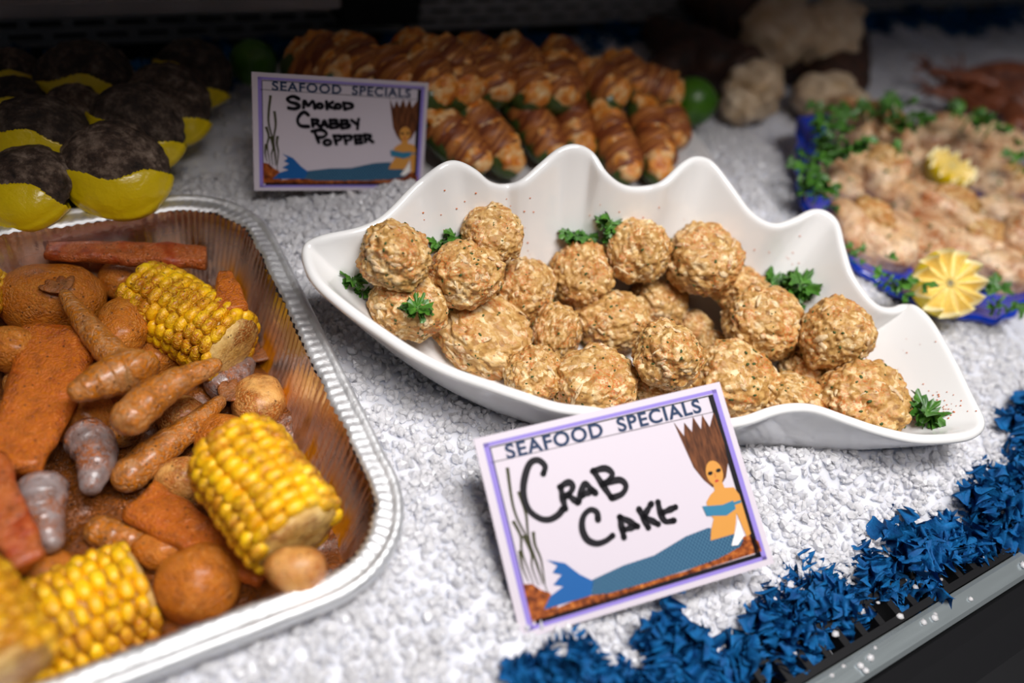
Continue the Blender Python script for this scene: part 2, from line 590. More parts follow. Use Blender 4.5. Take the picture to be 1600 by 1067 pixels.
PLAT_PX = [(1250, 182, .032), (1243, 215, .03), (1240, 260, .028), (1248, 312, .026), (1268, 352, .025), (1300, 392, .018), (1335, 424, .016),
           (1380, 455, .015), (1435, 481, .015), (1500, 500, .015), (1555, 509, .015), (1585, 496, .016), (1604, 478, .018)]
PLAT = catmull([P(*q) for q in PLAT_PX] + [Vector(q) for q in ((.70, .185, .025), (.77, .225, .026), (.835, .275, .024), (.872, .330, .022), (.855, .385, .018), (.80, .422, .018), (.735, .440, .022))], 160, closed=True)
PC = np.array([PLAT[:, 0].mean(), PLAT[:, 1].mean()])


def ice_height(x, y):
    x, y = np.asarray(x, float), np.asarray(y, float)
    p = np.stack([x * 14, y * 14, np.zeros_like(x)], 1)
    h = 0.0045 * fbm(p, 3, 5)
    g = lambda cx, cy, s, a: a * np.exp(-((x - cx) ** 2 + (y - cy) ** 2) / s ** 2)
    h = h + g(0.222, 0.408, 0.030, 0.030) + g(0.18, 0.40, 0.04, 0.008) + g(0.40, 0.115, 0.06, 0.008) + g(0.46, 0.10, 0.05, 0.01)
    h = h + g(0.56, 0.40, 0.06, 0.012) + g(0.52, 0.33, 0.05, 0.01) + g(0.55, 0.13, 0.05, 0.008) + g(0.605, 0.185, 0.05, 0.012) + g(0.54, 0.235, 0.04, 0.010)
    h = h - 0.040 * np.clip((0.085 - y) / 0.05, 0, 1) ** 1.5
    rc = 0.055                                   # distance outside the tray's rounded outline
    qx, qy = np.abs(x - (TX0 + TX1) / 2) - (TX1 - TX0) / 2 + rc, np.abs(y - (TY0 + TY1) / 2) - (TY1 - TY0) / 2 + rc
    sd = np.hypot(np.maximum(qx, 0), np.maximum(qy, 0)) + np.minimum(np.maximum(qx, qy), 0) - rc
    tray = sd < -0.007
    near = np.clip((0.040 - sd) / 0.040, 0, 1)
    h = h * (1 - near) + 0.004 * near
    h = np.where(tray, -0.085, h)
    ang = np.arctan2(y - BC[1], x - BC[0])
    la = np.arctan2(LOW[:, 1] - BC[1], LOW[:, 0] - BC[0])
    od = np.argsort(la)
    ratio = np.hypot(x - BC[0], y - BC[1]) / np.interp(ang, la[od], np.hypot(LOW[:, 0] - BC[0], LOW[:, 1] - BC[1])[od], period=2 * PI)
    side = np.exp(-((ratio - 0.98) / 0.16) ** 2) * np.clip((0.30 - y) / 0.08, 0, 1) * np.clip((x - 0.20) / 0.08, 0, 1)
    h = h + 0.012 * side
    wallz = -0.004 + 0.056 * (np.clip(ratio - 0.66, 0, 1) / 0.34) ** 1.68 - 0.002
    h = np.where(ratio < 0.70, np.minimum(h, -0.014), np.where(ratio < 0.97, np.minimum(h, wallz), h))
    h = np.where(inside(PC + (PLAT[:, :2] - PC) * 0.86, x, y), np.minimum(h, -0.002), h)
    return h


# ------------------------------------------------------------------ the setting
g = Geo()
g.box((-0.6, -0.30, -0.14), (1.9, 0.80, -0.12))
structure(obj('floor', g.mesh('floor', M_LINER, False)))

xs, ys = np.arange(-0.12, 1.46, 0.0042), np.arange(0.032, 0.672, 0.0042)
X, Y = np.meshgrid(xs, ys, indexing='ij')
xf, yf = X.ravel(), Y.ravel()
zf = ice_height(xf, yf) + 0.0012 * vnoise(np.stack([xf * 170, yf * 170, xf * 0], 1), 3) - 0.001
ice = obj('crushed_ice_bed', mesh('crushed_ice_bed', np.stack([xf, yf, zf], 1), grid_faces(len(xs), len(ys)), M_ICE))
tag(stuff(ice), 'bed of white crushed ice filling the display case', 'ice')

# loose grains of ice, denser where the lens is sharp
iv, if_ = ico(1)
gv, gf = [], []
base_n = 0
cx = np.concatenate([RNG.uniform(-0.04, 0.62, 25000), RNG.uniform(-0.1, 1.4, 9000)])
cy = np.concatenate([RNG.uniform(0.045, 0.50, 25000), RNG.uniform(0.05, 0.66, 9000)])
keep = (ice_height(cx, cy) > -0.06) & ~inside(BC + (LOW - BC) * 0.80, cx, cy) & ~inside(PC + (PLAT[:, :2] - PC) * 0.97, cx, cy)
cx, cy = cx[keep], cy[keep]
cz = ice_height(cx, cy)
for i in range(len(cx)):
    s = RNG.uniform(0.0013, 0.0034) * (1.35 if cy[i] > 0.35 and cx[i] < .3 else 1.0)
    k = iv * RNG.uniform(0.6, 1.25, 3) * (1 + RNG.uniform(-0.30, 0.25, (len(iv), 1)))
    q = np.array(Quaternion(RNG.normal(size=4)).normalized().to_matrix())
    gv.append((k * s) @ q.T + [cx[i], cy[i], cz[i] + s * RNG.uniform(-0.45, 0.40)])
    gf.append(if_ + base_n)
    base_n += len(iv)
gr = obj('ice_grains', mesh('ice_grains', np.concatenate(gv), np.concatenate(gf), M_GRAIN, False))
tag(stuff(gr), 'loose grains of crushed ice scattered over the bed', 'ice')

# back panel: pressed sheet with staggered slots in front of a dark board
g = Geo()
g.box((-0.6, 0.735, -0.12), (1.9, 0.755, 0.5))
wall = structure(obj('wall_back', g.mesh('wall_back', M_WALL, False)))
g = Geo()
z, row = 0.0, 0
while z < 0.30:
    g.box((-0.5, 0.700, z), (1.8, 0.706, z + 0.0052))
    off = 0.0 if row % 2 else 0.016
    for x in np.arange(-0.5 + off, 1.8, 0.032):
        g.box((x, 0.7005, z + 0.0052), (x + 0.008, 0.7055, z + 0.0105))
    z += 0.0105
    row += 1
structure(obj('trim_1', g.mesh('slotted_panel', M_DARKMET, False)))
g = Geo()
g.box((-0.5, 0.662, 0.049), (0.26, 0.700, 0.054))
g.box((-0.5, 0.656, 0.046), (0.26, 0.662, 0.056))
rail_b = obj('shelf_rail', g.mesh('shelf_rail', M_RAILM, False))
structure(rail_b)
rail_b.name = 'trim_2'
g = Geo()
g.box((0.262, 0.652, 0.03), (0.335, 0.70, 0.12))
structure(obj('trim_3', g.mesh('black_bracket', M_BLACK, False)))

# unseen upper shelf, added so that its shadow darkens the rear of the bed
g = Geo()
g.box((-0.9, 0.252, 0.440), (2.2, 0.80, 0.456))
g.box((-0.9, 0.246, 0.432), (2.2, 0.252, 0.464))
structure(obj('unseen_shelf', g.mesh('upper_shelf', M_PAPER, False)))

# front edge: slotted black grille, steel strip, black bumper
g = Geo()
g.box((-0.5, 0.0325, -0.022), (1.6, 0.0365, -0.010))
g.box((-0.5, 0.0485, -0.022), (1.6, 0.0525, -0.010))
for x in np.arange(-0.5, 1.6, 0.0145):
    g.box((x, 0.0366, -0.022), (x + 0.0045, 0.0484, -0.0105))
g.box((-0.5, 0.030, -0.06), (1.6, 0.054, -0.045))
structure(obj('trim_4', g.mesh('front_grille', M_BLACK, False)))


def profile_bar(name, pts, x0, x1, mat):
    n = len(pts)
    V = [(x0, y, z) for y, z in pts] + [(x1, y, z) for y, z in pts]
    F = [(i, (i + 1) % n, n + (i + 1) % n, n + i) for i in range(n)] + [tuple(range(n))[::-1], tuple(range(n, 2 * n))]
    me = mesh(name, V, F, mat, False)
    return structure(obj(name, me))


profile_bar('trim_5', [(.0185, -.030), (.0185, -.0135), (.0205, -.0115), (.0295, -.0100), (.0318, -.0112), (.0318, -.030)], -0.5, 1.6, M_STEEL)
profile_bar('trim_6', [(-.08, -.06), (-.08, -.030), (-.01, -.026), (.008, -.018), (.0165, -.0135), (.018, -.016), (.018, -.06)], -0.5, 1.6, M_BLACK)

# ------------------------------------------------------------------ foil tray
def round_rect(d, n=1200, r0=0.055):
    x0, x1, y0, y1 = TX0 + d, TX1 - d, TY0 + d, TY1 - d
    r = max(r0 - d, 0.012)
    pts = []
    L = [x1 - x0 - 2 * r, PI / 2 * r, y1 - y0 - 2 * r, PI / 2 * r] * 2
    # same parameter for every inset so that rings line up
    Lr = [TX1 - TX0 - 2 * r0, PI / 2 * r0, TY1 - TY0 - 2 * r0, PI / 2 * r0] * 2
    cum = np.cumsum([0] + Lr)
    out, corner = np.zeros((n, 2)), np.zeros(n)
    for i, s in enumerate(np.linspace(0, cum[-1], n, endpoint=False)):
        k = int(np.searchsorted(cum, s, 'right') - 1)
        f = (s - cum[k]) / Lr[k]
        cs = [(x1 - r, y0 + r, -PI / 2), (x1 - r, y1 - r, 0), (x0 + r, y1 - r, PI / 2), (x0 + r, y0 + r, PI)]
        e = [((x0 + r, y0), (x1 - r, y0)), ((x1, y0 + r), (x1, y1 - r)), ((x1 - r, y1), (x0 + r, y1)), ((x0, y1 - r), (x0, y0 + r))]
        if k % 2 == 0:
            a, b = e[k // 2]
            out[i] = (a[0] + (b[0] - a[0]) * f, a[1] + (b[1] - a[1]) * f)
        else:
            c = cs[k // 2]
            t = c[2] + f * PI / 2
            out[i] = (c[0] + r * math.cos(t), c[1] + r * math.sin(t))
            corner[i] = math.sin(f * PI)
    return out, corner, np.linspace(0, cum[-1], n, endpoint=False)


def tray_rings(prof, crimp):
    n = 1200
    rings = []
    for j, (d, z) in enumerate(prof):
        xy, corner, s = round_rect(d, n)
        nn = vnoise(np.stack([s * 90, s * 0 + 0.3 * j, s * 0], 1), 21)
        n2 = vnoise(np.stack([s * 25, s * 0 + 0.1 * j, s * 0], 1), 22)
        cr_ = np.sin(s * 2 * PI / 0.0056 + 4.5 * n2) * (0.55 + 0.45 * n2)
        amp = crimp[j]
        zz = z + amp * (cr_ * (0.7 + 0.9 * corner) * 0.6 + 0.45 * nn)
        c = xy.mean(0)
        nrm = np.gradient(xy, axis=0)
        nrm = np.stack([nrm[:, 1], -nrm[:, 0]], 1)
        nrm /= np.linalg.norm(nrm, axis=1)[:, None] + 1e-9
        xy = xy + nrm * (amp * (cr_ * (0.5 + 0.8 * corner) + 0.8 * nn))[:, None]
        rings.append(np.column_stack([xy, zz]))
    return rings


tray = thing('foil_tray', 'large aluminium foil tray full of seasoned shrimp boil sunk in the ice', 'tray', ((TX0 + TX1) / 2, (TY0 + TY1) / 2, -0.05))
torg = np.array([(TX0 + TX1) / 2, (TY0 + TY1) / 2, -0.05])
rim_prof = [(.0016, .0100), (.0002, .0112), (-.0006, .0135), (-.0004, .0165), (.0012, .0190), (.0032, .0196), (.0046, .0180), (.0060, .0176), (.0085, .0182), (.0110, .0184), (.0128, .0180), (.0140, .0165)]
rim_cr = [.0002, .0002, .0002, .0002, .0002, .0003, .0004, .0005, .0007, .0010, .0014, .0013]
wall_prof = [(.0140, .0165), (.0148, .0130), (.0165, .0060), (.0190, -.006), (.0225, -.020), (.0265, -.036), (.0300, -.045), (.0360, -.0495), (.060, -.0505)]
wall_cr = [.0012, .0011, .0010, .0010, .0010, .0009, .0006, .0003, .0002]
rr_ = tray_rings(rim_prof, rim_cr)
o = obj('rim', mesh('tray_rim', np.concatenate(rr_) - torg, grid_faces(len(rr_), 1200, True), M_FOIL), tray)
ww = tray_rings(wall_prof, wall_cr)
Vw = np.concatenate(ww)
Fw = grid_faces(len(ww), 1200, True) + [tuple(range((len(ww) - 1) * 1200, len(ww) * 1200))]
o = obj('pan', mesh('tray_pan', Vw - torg, Fw, M_FOILIN), tray)
TRAY_BVH = BVHTree.FromPolygons([tuple(v) for v in Vw], [tuple(f) for f in Fw])


# ------------------------------------------------------------------ piling: lower a thing along its lines of sight until something carries it
class Pile:
    def __init__(s, bvh, wall_tol=0.85, tol=0.86):
        s.bvh, s.sph, s.wt, s.tol = bvh, [], wall_tol, tol

    def free(s, sp):
        for c, r in sp:
            hit = s.bvh.find_nearest(c)
            if hit[0] is not None and hit[3] < r * s.wt:
                return False
            for c2, r2 in s.sph:
                if (c - c2).length < (r + r2) * s.tol:
                    return False
        return True

    def settle(s, dots, z0, z1, dz=0.001, scale=1.0):
        """dots: (px, py, r_px[, extra height]); returns the list of (centre, radius) at rest"""
        z, last = z0, None
        while z > z1:
            sp = []
            for d in dots:
                c = P(d[0], d[1], z + (d[3] if len(d) > 3 else 0))
                sp.append((c, d[2] * px_m(c) * scale))
            if not s.free(sp):
                break
            last = sp
            z -= dz
        if last is None:
            last = sp
        s.sph += last
        return last


    def raise_up(s, dots, z0, z1, dz=0.001):
        """the lowest free rest behind a rim: climbs along the line of sight until nothing is cut"""
        best = None
        z = z0
        while z < z1:
            sp = [(P(d[0], d[1], z), d[2] * px_m(P(d[0], d[1], z))) for d in dots]
            pen = 0.0
            for c, r in sp:
                h = s.bvh.find_nearest(c)
                pen = max(pen, 1 - h[3] / r)
                for c2, r2 in s.sph:
                    pen = max(pen, (1 - (c - c2).length / (r + r2)) * 0.8)
            if best is None or pen < best[0] - 0.005:
                best = (pen, sp)
            if pen < 0.16:
                break
            z += dz
        s.sph += best[1]
        return best[1]


# ------------------------------------------------------------------ scalloped dish
dish = thing('scalloped_dish', 'large white glazed dish with a deep wavy scalloped rim holding crab cakes', 'dish', (BC[0], BC[1], 0.0))
NS = 22
rings = []
zb = -0.004
for j in range(NS + 1):
    s = j / NS
    b = BASE
    hor = s ** 0.92
    xy = b + (RIM[:, :2] - b) * hor + (LOW - RIM[:, :2]) * (hor * (1 - s) * 0.7)[..., None] if False else b + (LOW - b) * hor + (RIM[:, :2] - LOW) * (s ** 1.8)
    zl = smooth_loop(RIM[:, 2:3], 16)[:, 0]
    zz = zb + (zl - zb) * s ** 1.55 + (RIM[:, 2] - zl) * s ** 2.0
    rings.append(np.column_stack([xy, zz]))
inner = []
for k in (0.9, 0.7, 0.45, 0.2):
    inner.append(np.column_stack([BC + (BASE - BC) * k, np.full(NB, zb - 0.0006 * (1 - k))]))
allr = inner[::-1] + rings
Vb = np.concatenate(allr + [np.array([[BC[0], BC[1], zb - 0.0008]])])
Fb = grid_faces(len(allr), NB, True) + [(len(Vb) - 1, (k + 1) % NB, k) for k in range(NB)]
Fb = [tuple(f[::-1]) for f in Fb]
me = mesh('dish_body', Vb - [BC[0], BC[1], 0], Fb, M_GLAZE)
db = obj('body', me, dish)
md = db.modifiers.new('thickness', 'SOLIDIFY')
md.thickness, md.offset = 0.0062, 0.0
md = db.modifiers.new('round', 'SUBSURF')
md.levels = md.render_levels = 2
DISH_BVH = BVHTree.FromPolygons([tuple(v) for v in Vb], Fb)

# ------------------------------------------------------------------ crab cakes
def cake_variant(k):
    V, F = ico(6)
    n = V.copy()
    rxy = np.hypot(V[:, 0], V[:, 1])
    V = V / ((rxy ** 2.7 + np.abs(V[:, 2]) ** 2.7) ** (1 / 2.7))[:, None]
    V = V * np.array([1.0, 1.0 + 0.07 * math.sin(k * 2.1), 0.84 + 0.05 * math.cos(k * 1.7)])
    d = 0.10 * fbm(n * 1.7 + k * 7, 2, k) + 0.085 * np.abs(fbm(n * 4.2 + k * 3, 2, k + 40)) + 0.060 * vnoise(n * 9 + k, k + 80) + 0.020 * np.abs(vnoise(n * np.array([19, 19, 12]), k + 90)) + 0.009 * vnoise(n * 42, k + 95)
    V = V * (1 + d)[:, None] * 0.93
    cake = mesh('crab_cake_%s' % 'abcde'[k], V * 0.027, F, M_CAKE)
    fl, hb = Geo(), Geo()
    fv, ff = ico(2)
    rng = np.random.default_rng(100 + k)
    for i in range(44):
        j = rng.integers(len(V))
        p, nn = V[j] * 0.027, n[j]
        L, w = rng.uniform(0.0022, 0.0064), rng.uniform(0.0008, 0.0024)
        t = np.cross(nn, rng.normal(size=3))
        t /= np.linalg.norm(t)
        b = np.cross(nn, t)
        q = fv * (1 + 0.22 * vnoise(fv * 2.2 + i, i))[:, None]
        bend = (q[:, 0] ** 2) * 0.25
        fl.add(p + np.outer(q[:, 0] * L, t) + np.outer(q[:, 1] * w, b) + np.outer((q[:, 2] * 0.6 - bend * 1.6 - 0.25) * w, nn), ff)
    hv, hf = ico(1)
    for i in range(60):
        j = rng.integers(len(V))
        p, nn = V[j] * 0.027, n[j]
        t = np.cross(nn, rng.normal(size=3))
        t /= np.linalg.norm(t)
        s = rng.uniform(0.0004, 0.0011)
        hb.add(p + nn * 0.0002 + np.outer(hv[:, 0] * s * 1.6, t) + np.outer(hv[:, 1] * s, np.cross(nn, t)) + np.outer(hv[:, 2] * s * 0.5, nn), hf)
    return cake, fl.mesh('crab_flakes_%s' % 'abcde'[k], M_FLAKE), hb.mesh('herb_flecks_%s' % 'abcde'[k], M_HERB)


CAKES = [cake_variant(k) for k in range(5)]
# px, py, half width, half height in the photograph, label; lower layers first
cake_list = [
    (1085, 512, 27, 26, 'small crab cake deep in the gap at the middle of the pile'),
    (1112, 542, 27, 26, 'crab cake half buried left of the big speckled one'),
    (1157, 452, 46, 38, 'crab cake mostly hidden below the upper right parsley'),
    (1027, 474, 46, 42, 'crab cake below the two tall back ones, with a white shred'),
    (834, 588, 46, 42, 'crab cake low at the front rim left of the middle'),
    (868, 524, 38, 50, 'narrow crab cake standing between two wide ones at the front'),
    (1262, 580, 48, 42, 'crab cake under the rightmost round one'),
    (1032, 606, 50, 36, 'crab cake behind the top edge of the front sign'),
    (770, 368, 48, 44, 'crab cake at the back left with parsley at its left'),
    (617, 400, 55, 48, 'leftmost tall crab cake with a pale cap near the dish tip'),
    (638, 476, 60, 48, 'crab cake at the left front with a parsley leaf on it'),
    (818, 455, 48, 50, 'crab cake left of the parsley at the back middle'),
    (728, 428, 56, 54, 'large round crab cake second from the left tip'),
    (756, 522, 78, 50, 'long crab cake lying along the left front rim'),
    (908, 432, 51, 48, 'crab cake under the back middle parsley'),
    (998, 393, 50, 50, 'tall crab cake against the back wall beside dark parsley'),
    (1100, 405, 60, 52, 'biggest upper crab cake right of centre at the back'),
    (957, 505, 58, 50, 'crab cake at the centre with a parsley fleck on top'),
    (930, 600, 66, 54, 'wide crab cake at the front rim above the sign'),
    (1043, 555, 55, 48, 'crab cake in front of the central gap'),
    (1303, 523, 54, 55, 'rightmost round crab cake against the right wall'),
    (1192, 505, 62, 52, 'large orange-dusted crab cake below the right parsley'),
    (1145, 594, 68, 60, 'crab cake touching the corner of the front sign'),
    (1238, 632, 58, 48, 'low crab cake at the front rim right of the sign'),
    (1347, 630, 70, 54, 'rightmost front crab cake near the dish corner'),
]
FRONT = {(834, 588), (930, 600), (1145, 594), (1238, 632), (1347, 630), (1032, 606), (756, 522), (638, 476)}
pile = Pile(DISH_BVH, 0.80, 0.80)
for i, (px, py, a, b, lab) in enumerate(cake_list):
    r = (a + b) / 2
    dots = [(px, py, r)] if a / b < 1.55 else [(px - (a - b) * 0.8, py - (a - b) * 0.5, b), (px, py, b), (px + (a - b) * 0.8, py + (a - b) * 0.5, b)]
    sp = pile.raise_up(dots, 0.012, 0.05) if (px, py) in FRONT else pile.settle(dots, 0.16, 0.0)
    c = sp[len(sp) // 2][0]
    k = i % 5
    ck, fl, hb = CAKES[k]
    yaw = -0.50 if len(sp) == 1 else math.atan2(sp[2][0].y - sp[0][0].y, sp[2][0].x - sp[0][0].x)
    o = tag(obj('crab_cake', ck, None, c, (RNG.uniform(-0.1, 0.5), RNG.uniform(-0.35, 0.35), yaw + PI * (i % 2) + RNG.uniform(-0.25, 0.25))), lab, 'crab cake', 'crab cakes in the white dish')
    s = px_m(c) / 0.027
    o.scale = (a * s * 1.04, r * s * 1.04, b * s * 1.12)
    stuff(obj('crab_flakes', fl, o))
    stuff(obj('herb_flecks', hb, o))


# ------------------------------------------------------------------ parsley
def leaflet_mesh(seed, L=0.011):
    rng = np.random.default_rng(seed)
    n, m = 25, 6
    a = np.linspace(-1.25, 1.25, n)
    V = [(0, 0, 0)]
    ph = rng.uniform(0, 6)
    lobes = 0.66 + 0.34 * np.abs(np.cos(a * 2.5)) ** 0.7
    teeth = 1 + 0.09 * np.sign(np.sin(a * 19 + ph))
    Rr = L * lobes * teeth * (0.75 + 0.25 * np.cos(a))
    for j in range(1, m):
        f = j / (m - 1)
        z = 0.16 * L * np.sin(a * 6 + ph) * f + 0.12 * L * np.sin(a * 13 + 2 * ph) * f * f - 0.35 * L * f * f * (0.4 + 0.6 * np.abs(a)) + 0.12 * L * f
        for k in range(n):
            rr = Rr[k] * f if f > 0.6 else L * (0.75 * f)  * min(1, lobes[k] + 0.25)
            V.append((rr * math.cos(a[k]), rr * math.sin(a[k]), z[k]))
    F = [(0, 1 + k, 2 + k) for k in range(n - 1)]
    for j in range(m - 2):
        for k in range(n - 1):
            b = 1 + j * n
            F.append((b + k, b + n + k, b + n + k + 1, b + k + 1))
    return np.array(V), F


LEAF = [leaflet_mesh(k) for k in range(6)]
LEAF_ME = [mesh('leaflet_%d' % k, *LEAF[k], M_PARS) for k in range(6)]


def sprig(px, py, z, size, n, lab, lean=(0, 0), fan=1.4, seed=0):
    rng = np.random.default_rng(seed)
    zq = 0.15
    while zq > 0.02:
        q = P(px, py, zq)
        if not pile.free([(q, 0.7 * size * px_m(q))]):
            break
        zq -= 0.001
    base = P(px, py, zq + 0.001)
    t = thing('parsley_sprig', lab, 'parsley', base, (lean[0], lean[1], rng.uniform(-0.4, 0.4)), 'parsley sprigs in the white dish')
    s = 1.2 * size * px_m(base) / 0.011
    V, F = sweep(np.array([[0, 0, -0.010], [0.0004, 0, -0.003], [0, 0.0003, 0.003]]) * s, [0.0005 * s] * 3, 6, up=(0, 1, 0))
    obj('stem', mesh('parsley_stem', V, F, M_STEM), t)
    for k in range(n):
        az = k / n * 6.283 + rng.uniform(-0.3, 0.3)
        o = obj('leaflet', LEAF_ME[(k + seed) % 6], t, (0.001 * s * math.cos(az), 0.001 * s * math.sin(az), rng.uniform(-0.002, 0.003) * s), None)
        el = rng.uniform(0.05, 0.75)
        o.rotation_euler = Euler((rng.uniform(-0.5, 0.5), -el, az))
        q = s * rng.uniform(0.75, 1.15)
        o.scale = (q, q, q)
    return t


sprig(552, 438, 0.070, 18, 9, 'dark parsley sprig tucked at the left tip of the dish', seed=1)
sprig(566, 456, 0.064, 13, 7, 'little dark parsley sprig below the one at the left tip', seed=11)
sprig(684, 382, 0.088, 17, 8, 'parsley sprig between the two left back crab cakes', seed=2)
sprig(712, 374, 0.090, 18, 8, 'parsley sprig at the left side of the back left crab cake', seed=12)
sprig(652, 484, 0.094, 21, 10, 'bright parsley leaf lying on the left front crab cake', seed=3)
sprig(897, 372, 0.088, 20, 9, 'parsley sprig standing behind the back middle crab cake', seed=4)
sprig(918, 374, 0.088, 15, 7, 'small parsley sprig right of the back middle one', seed=14)
sprig(955, 352, 0.096, 21, 10, 'dark parsley sprig leaning on the back wall of the dish', seed=5)
sprig(955, 375, 0.092, 13, 7, 'parsley stalk hanging left of the tall back crab cake', seed=15)
sprig(1213, 438, 0.086, 19, 8, 'pale parsley sprig left of the dark one at the right wall', seed=6)
sprig(1250, 448, 0.084, 26, 11, 'large dark parsley sprig against the right wall of the dish', seed=7)
sprig(1245, 475, 0.080, 14, 7, 'parsley tip above the rightmost round crab cake', seed=17)
sprig(1446, 646, 0.052, 26, 11, 'parsley sprig lying in the right front corner of the dish', seed=8)
sprig(1412, 640, 0.054, 13, 7, 'small parsley leaf beside the rightmost front crab cake', seed=18)

# paprika and crumbs fallen on the glaze
g = Geo()
dv, df = ico(1)
camp = Vector((0, 0, CAMH))
for spot in [(1465, 640, 34, 18, 70), (1425, 655, 22, 8, 40), (1310, 590, 14, 12, 26), (1390, 560, 60, 30, 14), (700, 330, 40, 30, 8), (810, 330, 50, 30, 8), (1000, 330, 60, 20, 10), (1230, 400, 40, 30, 8), (820, 395, 20, 20, 8), (1250, 480, 18, 14, 10)]:
    for _ in range(spot[4]):
        x, y = RNG.normal(spot[0], spot[2] * 0.6), RNG.normal(spot[1], spot[3] * 0.6)
        hit = DISH_BVH.ray_cast(camp, (P(x, y, 0) - camp).normalized())
        if hit[0] is not None:
            r = RNG.uniform(0.00022, 0.0006)
            nz = hit[1] if hit[1].dot(camp - hit[0]) > 0 else -hit[1]
            g.add(dv * r * [1.3, 1, 0.8] + np.array(hit[0] + nz * 0.0033), df)
tag(stuff(obj('paprika_specks', g.mesh('paprika_specks', plain('paprika', srgb(196, 96, 30), 0.6)))), 'orange paprika specks dusted over the glaze of the white dish', 'spice')

# ------------------------------------------------------------------ the shrimp boil in the tray
(x0, x1, y0, y1) = (TX0 + .03, TX1 - .024, TY0 + .024, TY1 - .024)
gx_, gy_ = np.linspace(x0, x1, 110), np.linspace(y0, y1, 70)
X, Y = np.meshgrid(gx_, gy_, indexing='ij')
zz = -0.036 + 0.006 * fbm(np.stack([X.ravel() * 60, Y.ravel() * 60, X.ravel() * 0], 1), 3, 9)
tag(stuff(obj('seasoning_sauce', mesh('seasoning_sauce', np.column_stack([X.ravel(), Y.ravel(), zz]), grid_faces(110, 70), M_SAUCE))), 'dark orange seasoning sauce in the bottom of the foil tray', 'sauce')
tp = Pile(TRAY_BVH, 0.6, 0.72)
SINK = -0.030


def potato(px, py, a, b, lab, mat=None, ang=0.0):
    (c, r), = tp.settle([(px, py, (a + b) / 2)], 0.03, SINK)
    V, F = ico(4)
    k = random.randint(0, 99)
    V = V * (1 + 0.07 * fbm(V * 1.4 + k, 2, k) + 0.012 * vnoise(V * 6, k))[:, None]
    o = tag(obj('potato', mesh('potato', V * np.array([a, b, min(a, b)]) * (r / ((a + b) / 2)), F, mat or M_POT), None, c), lab, 'potato', 'baby potatoes in the foil tray')
    o.rotation_euler = (0, 0, ang - 0.5)
    return o


def corn(pa, pb, rpx, lab):
    n = 5
    dots = [(pa[0] + (pb[0] - pa[0]) * t, pa[1] + (pb[1] - pa[1]) * t, rpx) for t in np.linspace(0, 1, n)]
    sp = tp.settle(dots, 0.04, SINK)
    A, B = sp[0][0], sp[-1][0]
    rad = sum(r for _, r in sp) / n
    ax = (B - A).normalized()
    L = (B - A).length + rad * 0.75
    mid = (A + B) / 2
    t = thing('corn_cob', lab, 'corn', mid, ax.to_track_quat('X', 'Z').to_euler(), 'pieces of corn in the foil tray')
    core = [(-L / 2 - .001, rad * .55), (-L / 2 + .001, rad * .82), (0, rad * .88), (L / 2 - .001, rad * .82), (L / 2 + .001, rad * .55)]
    V, F = sweep(np.array([[x, 0, 0] for x, _ in core]), [r for _, r in core], 28)
    V = V * (1 + 0.02 * vnoise(V * 500, 4))[:, None]
    obj('core', mesh('corn_core', V, F, M_COB), t)
    kv, kf = ico(2)
    kv = np.sign(kv) * np.abs(kv) ** 0.72
    g = Geo()
    rows = 15
    kl = 0.0062
    cols = max(4, int(L / kl))
    for i in range(rows):
        a = 2 * PI * i / rows
        off = 0.5 * (i % 2) * kl * 0.6 + random.uniform(-.001, .001)
        for j in range(cols + 1):
            x = -L / 2 + (j + 0.5) * L / cols + off - kl * .3
            if abs(x) > L / 2:
                continue
            e = 1 - 0.10 * max(0, abs(x) / (L / 2) - 0.75) * 4
            s = np.array([kl * 0.53, rad * 0.228, rad * 0.20]) * RNG.uniform(0.88, 1.1, 3)
            q = kv * s
            rr = rad * 0.86 * e * RNG.uniform(0.98, 1.02)
            aa = a + RNG.uniform(-.03, .03) + 0.06 * math.sin(j * .7)
            y, z = q[:, 1], q[:, 2] + rr
            g.add(np.stack([q[:, 0] + x, y * math.cos(aa) - z * math.sin(aa), y * math.sin(aa) + z * math.cos(aa)], 1), kf)
    stuff(obj('kernels', g.mesh('corn_kernels', M_CORN), t))
    return t


def sausage(pts, wpx, lab, mat, flat=0.75, dz=0.0):
    """a length of split sausage: flat cut face up, skin below"""
    dots = [(x, y, w / 2 * 0.8) for (x, y), w in zip(pts, wpx)]
    sp = tp.settle(dots, 0.04, SINK)
    path = catmull([c for c, _ in sp], 26)
    wid = np.interp(np.linspace(0, 1, 26), np.linspace(0, 1, len(sp)), [r / 0.8 for _, r in sp])
    mid = path.mean(0)
    wid[0] *= 0.97
    tt = np.linspace(0, 1, 26)
    V, F = sweep(path - mid, wid, 28, flat=flat, shape=lambda t, a: np.where(np.sin(a) > 0, 0.62 / np.maximum(np.abs(np.sin(a)), 0.62), 1.0))
    V = V + 0.0012 * np.stack([vnoise(V * 130, 8), vnoise(V * 130, 9), vnoise(V * 130, 10)], 1)
    t = tag(obj('sausage', mesh('sausage', V, F, mat), None, mid), lab, 'sausage', 'split sausages in the foil tray')
    return t


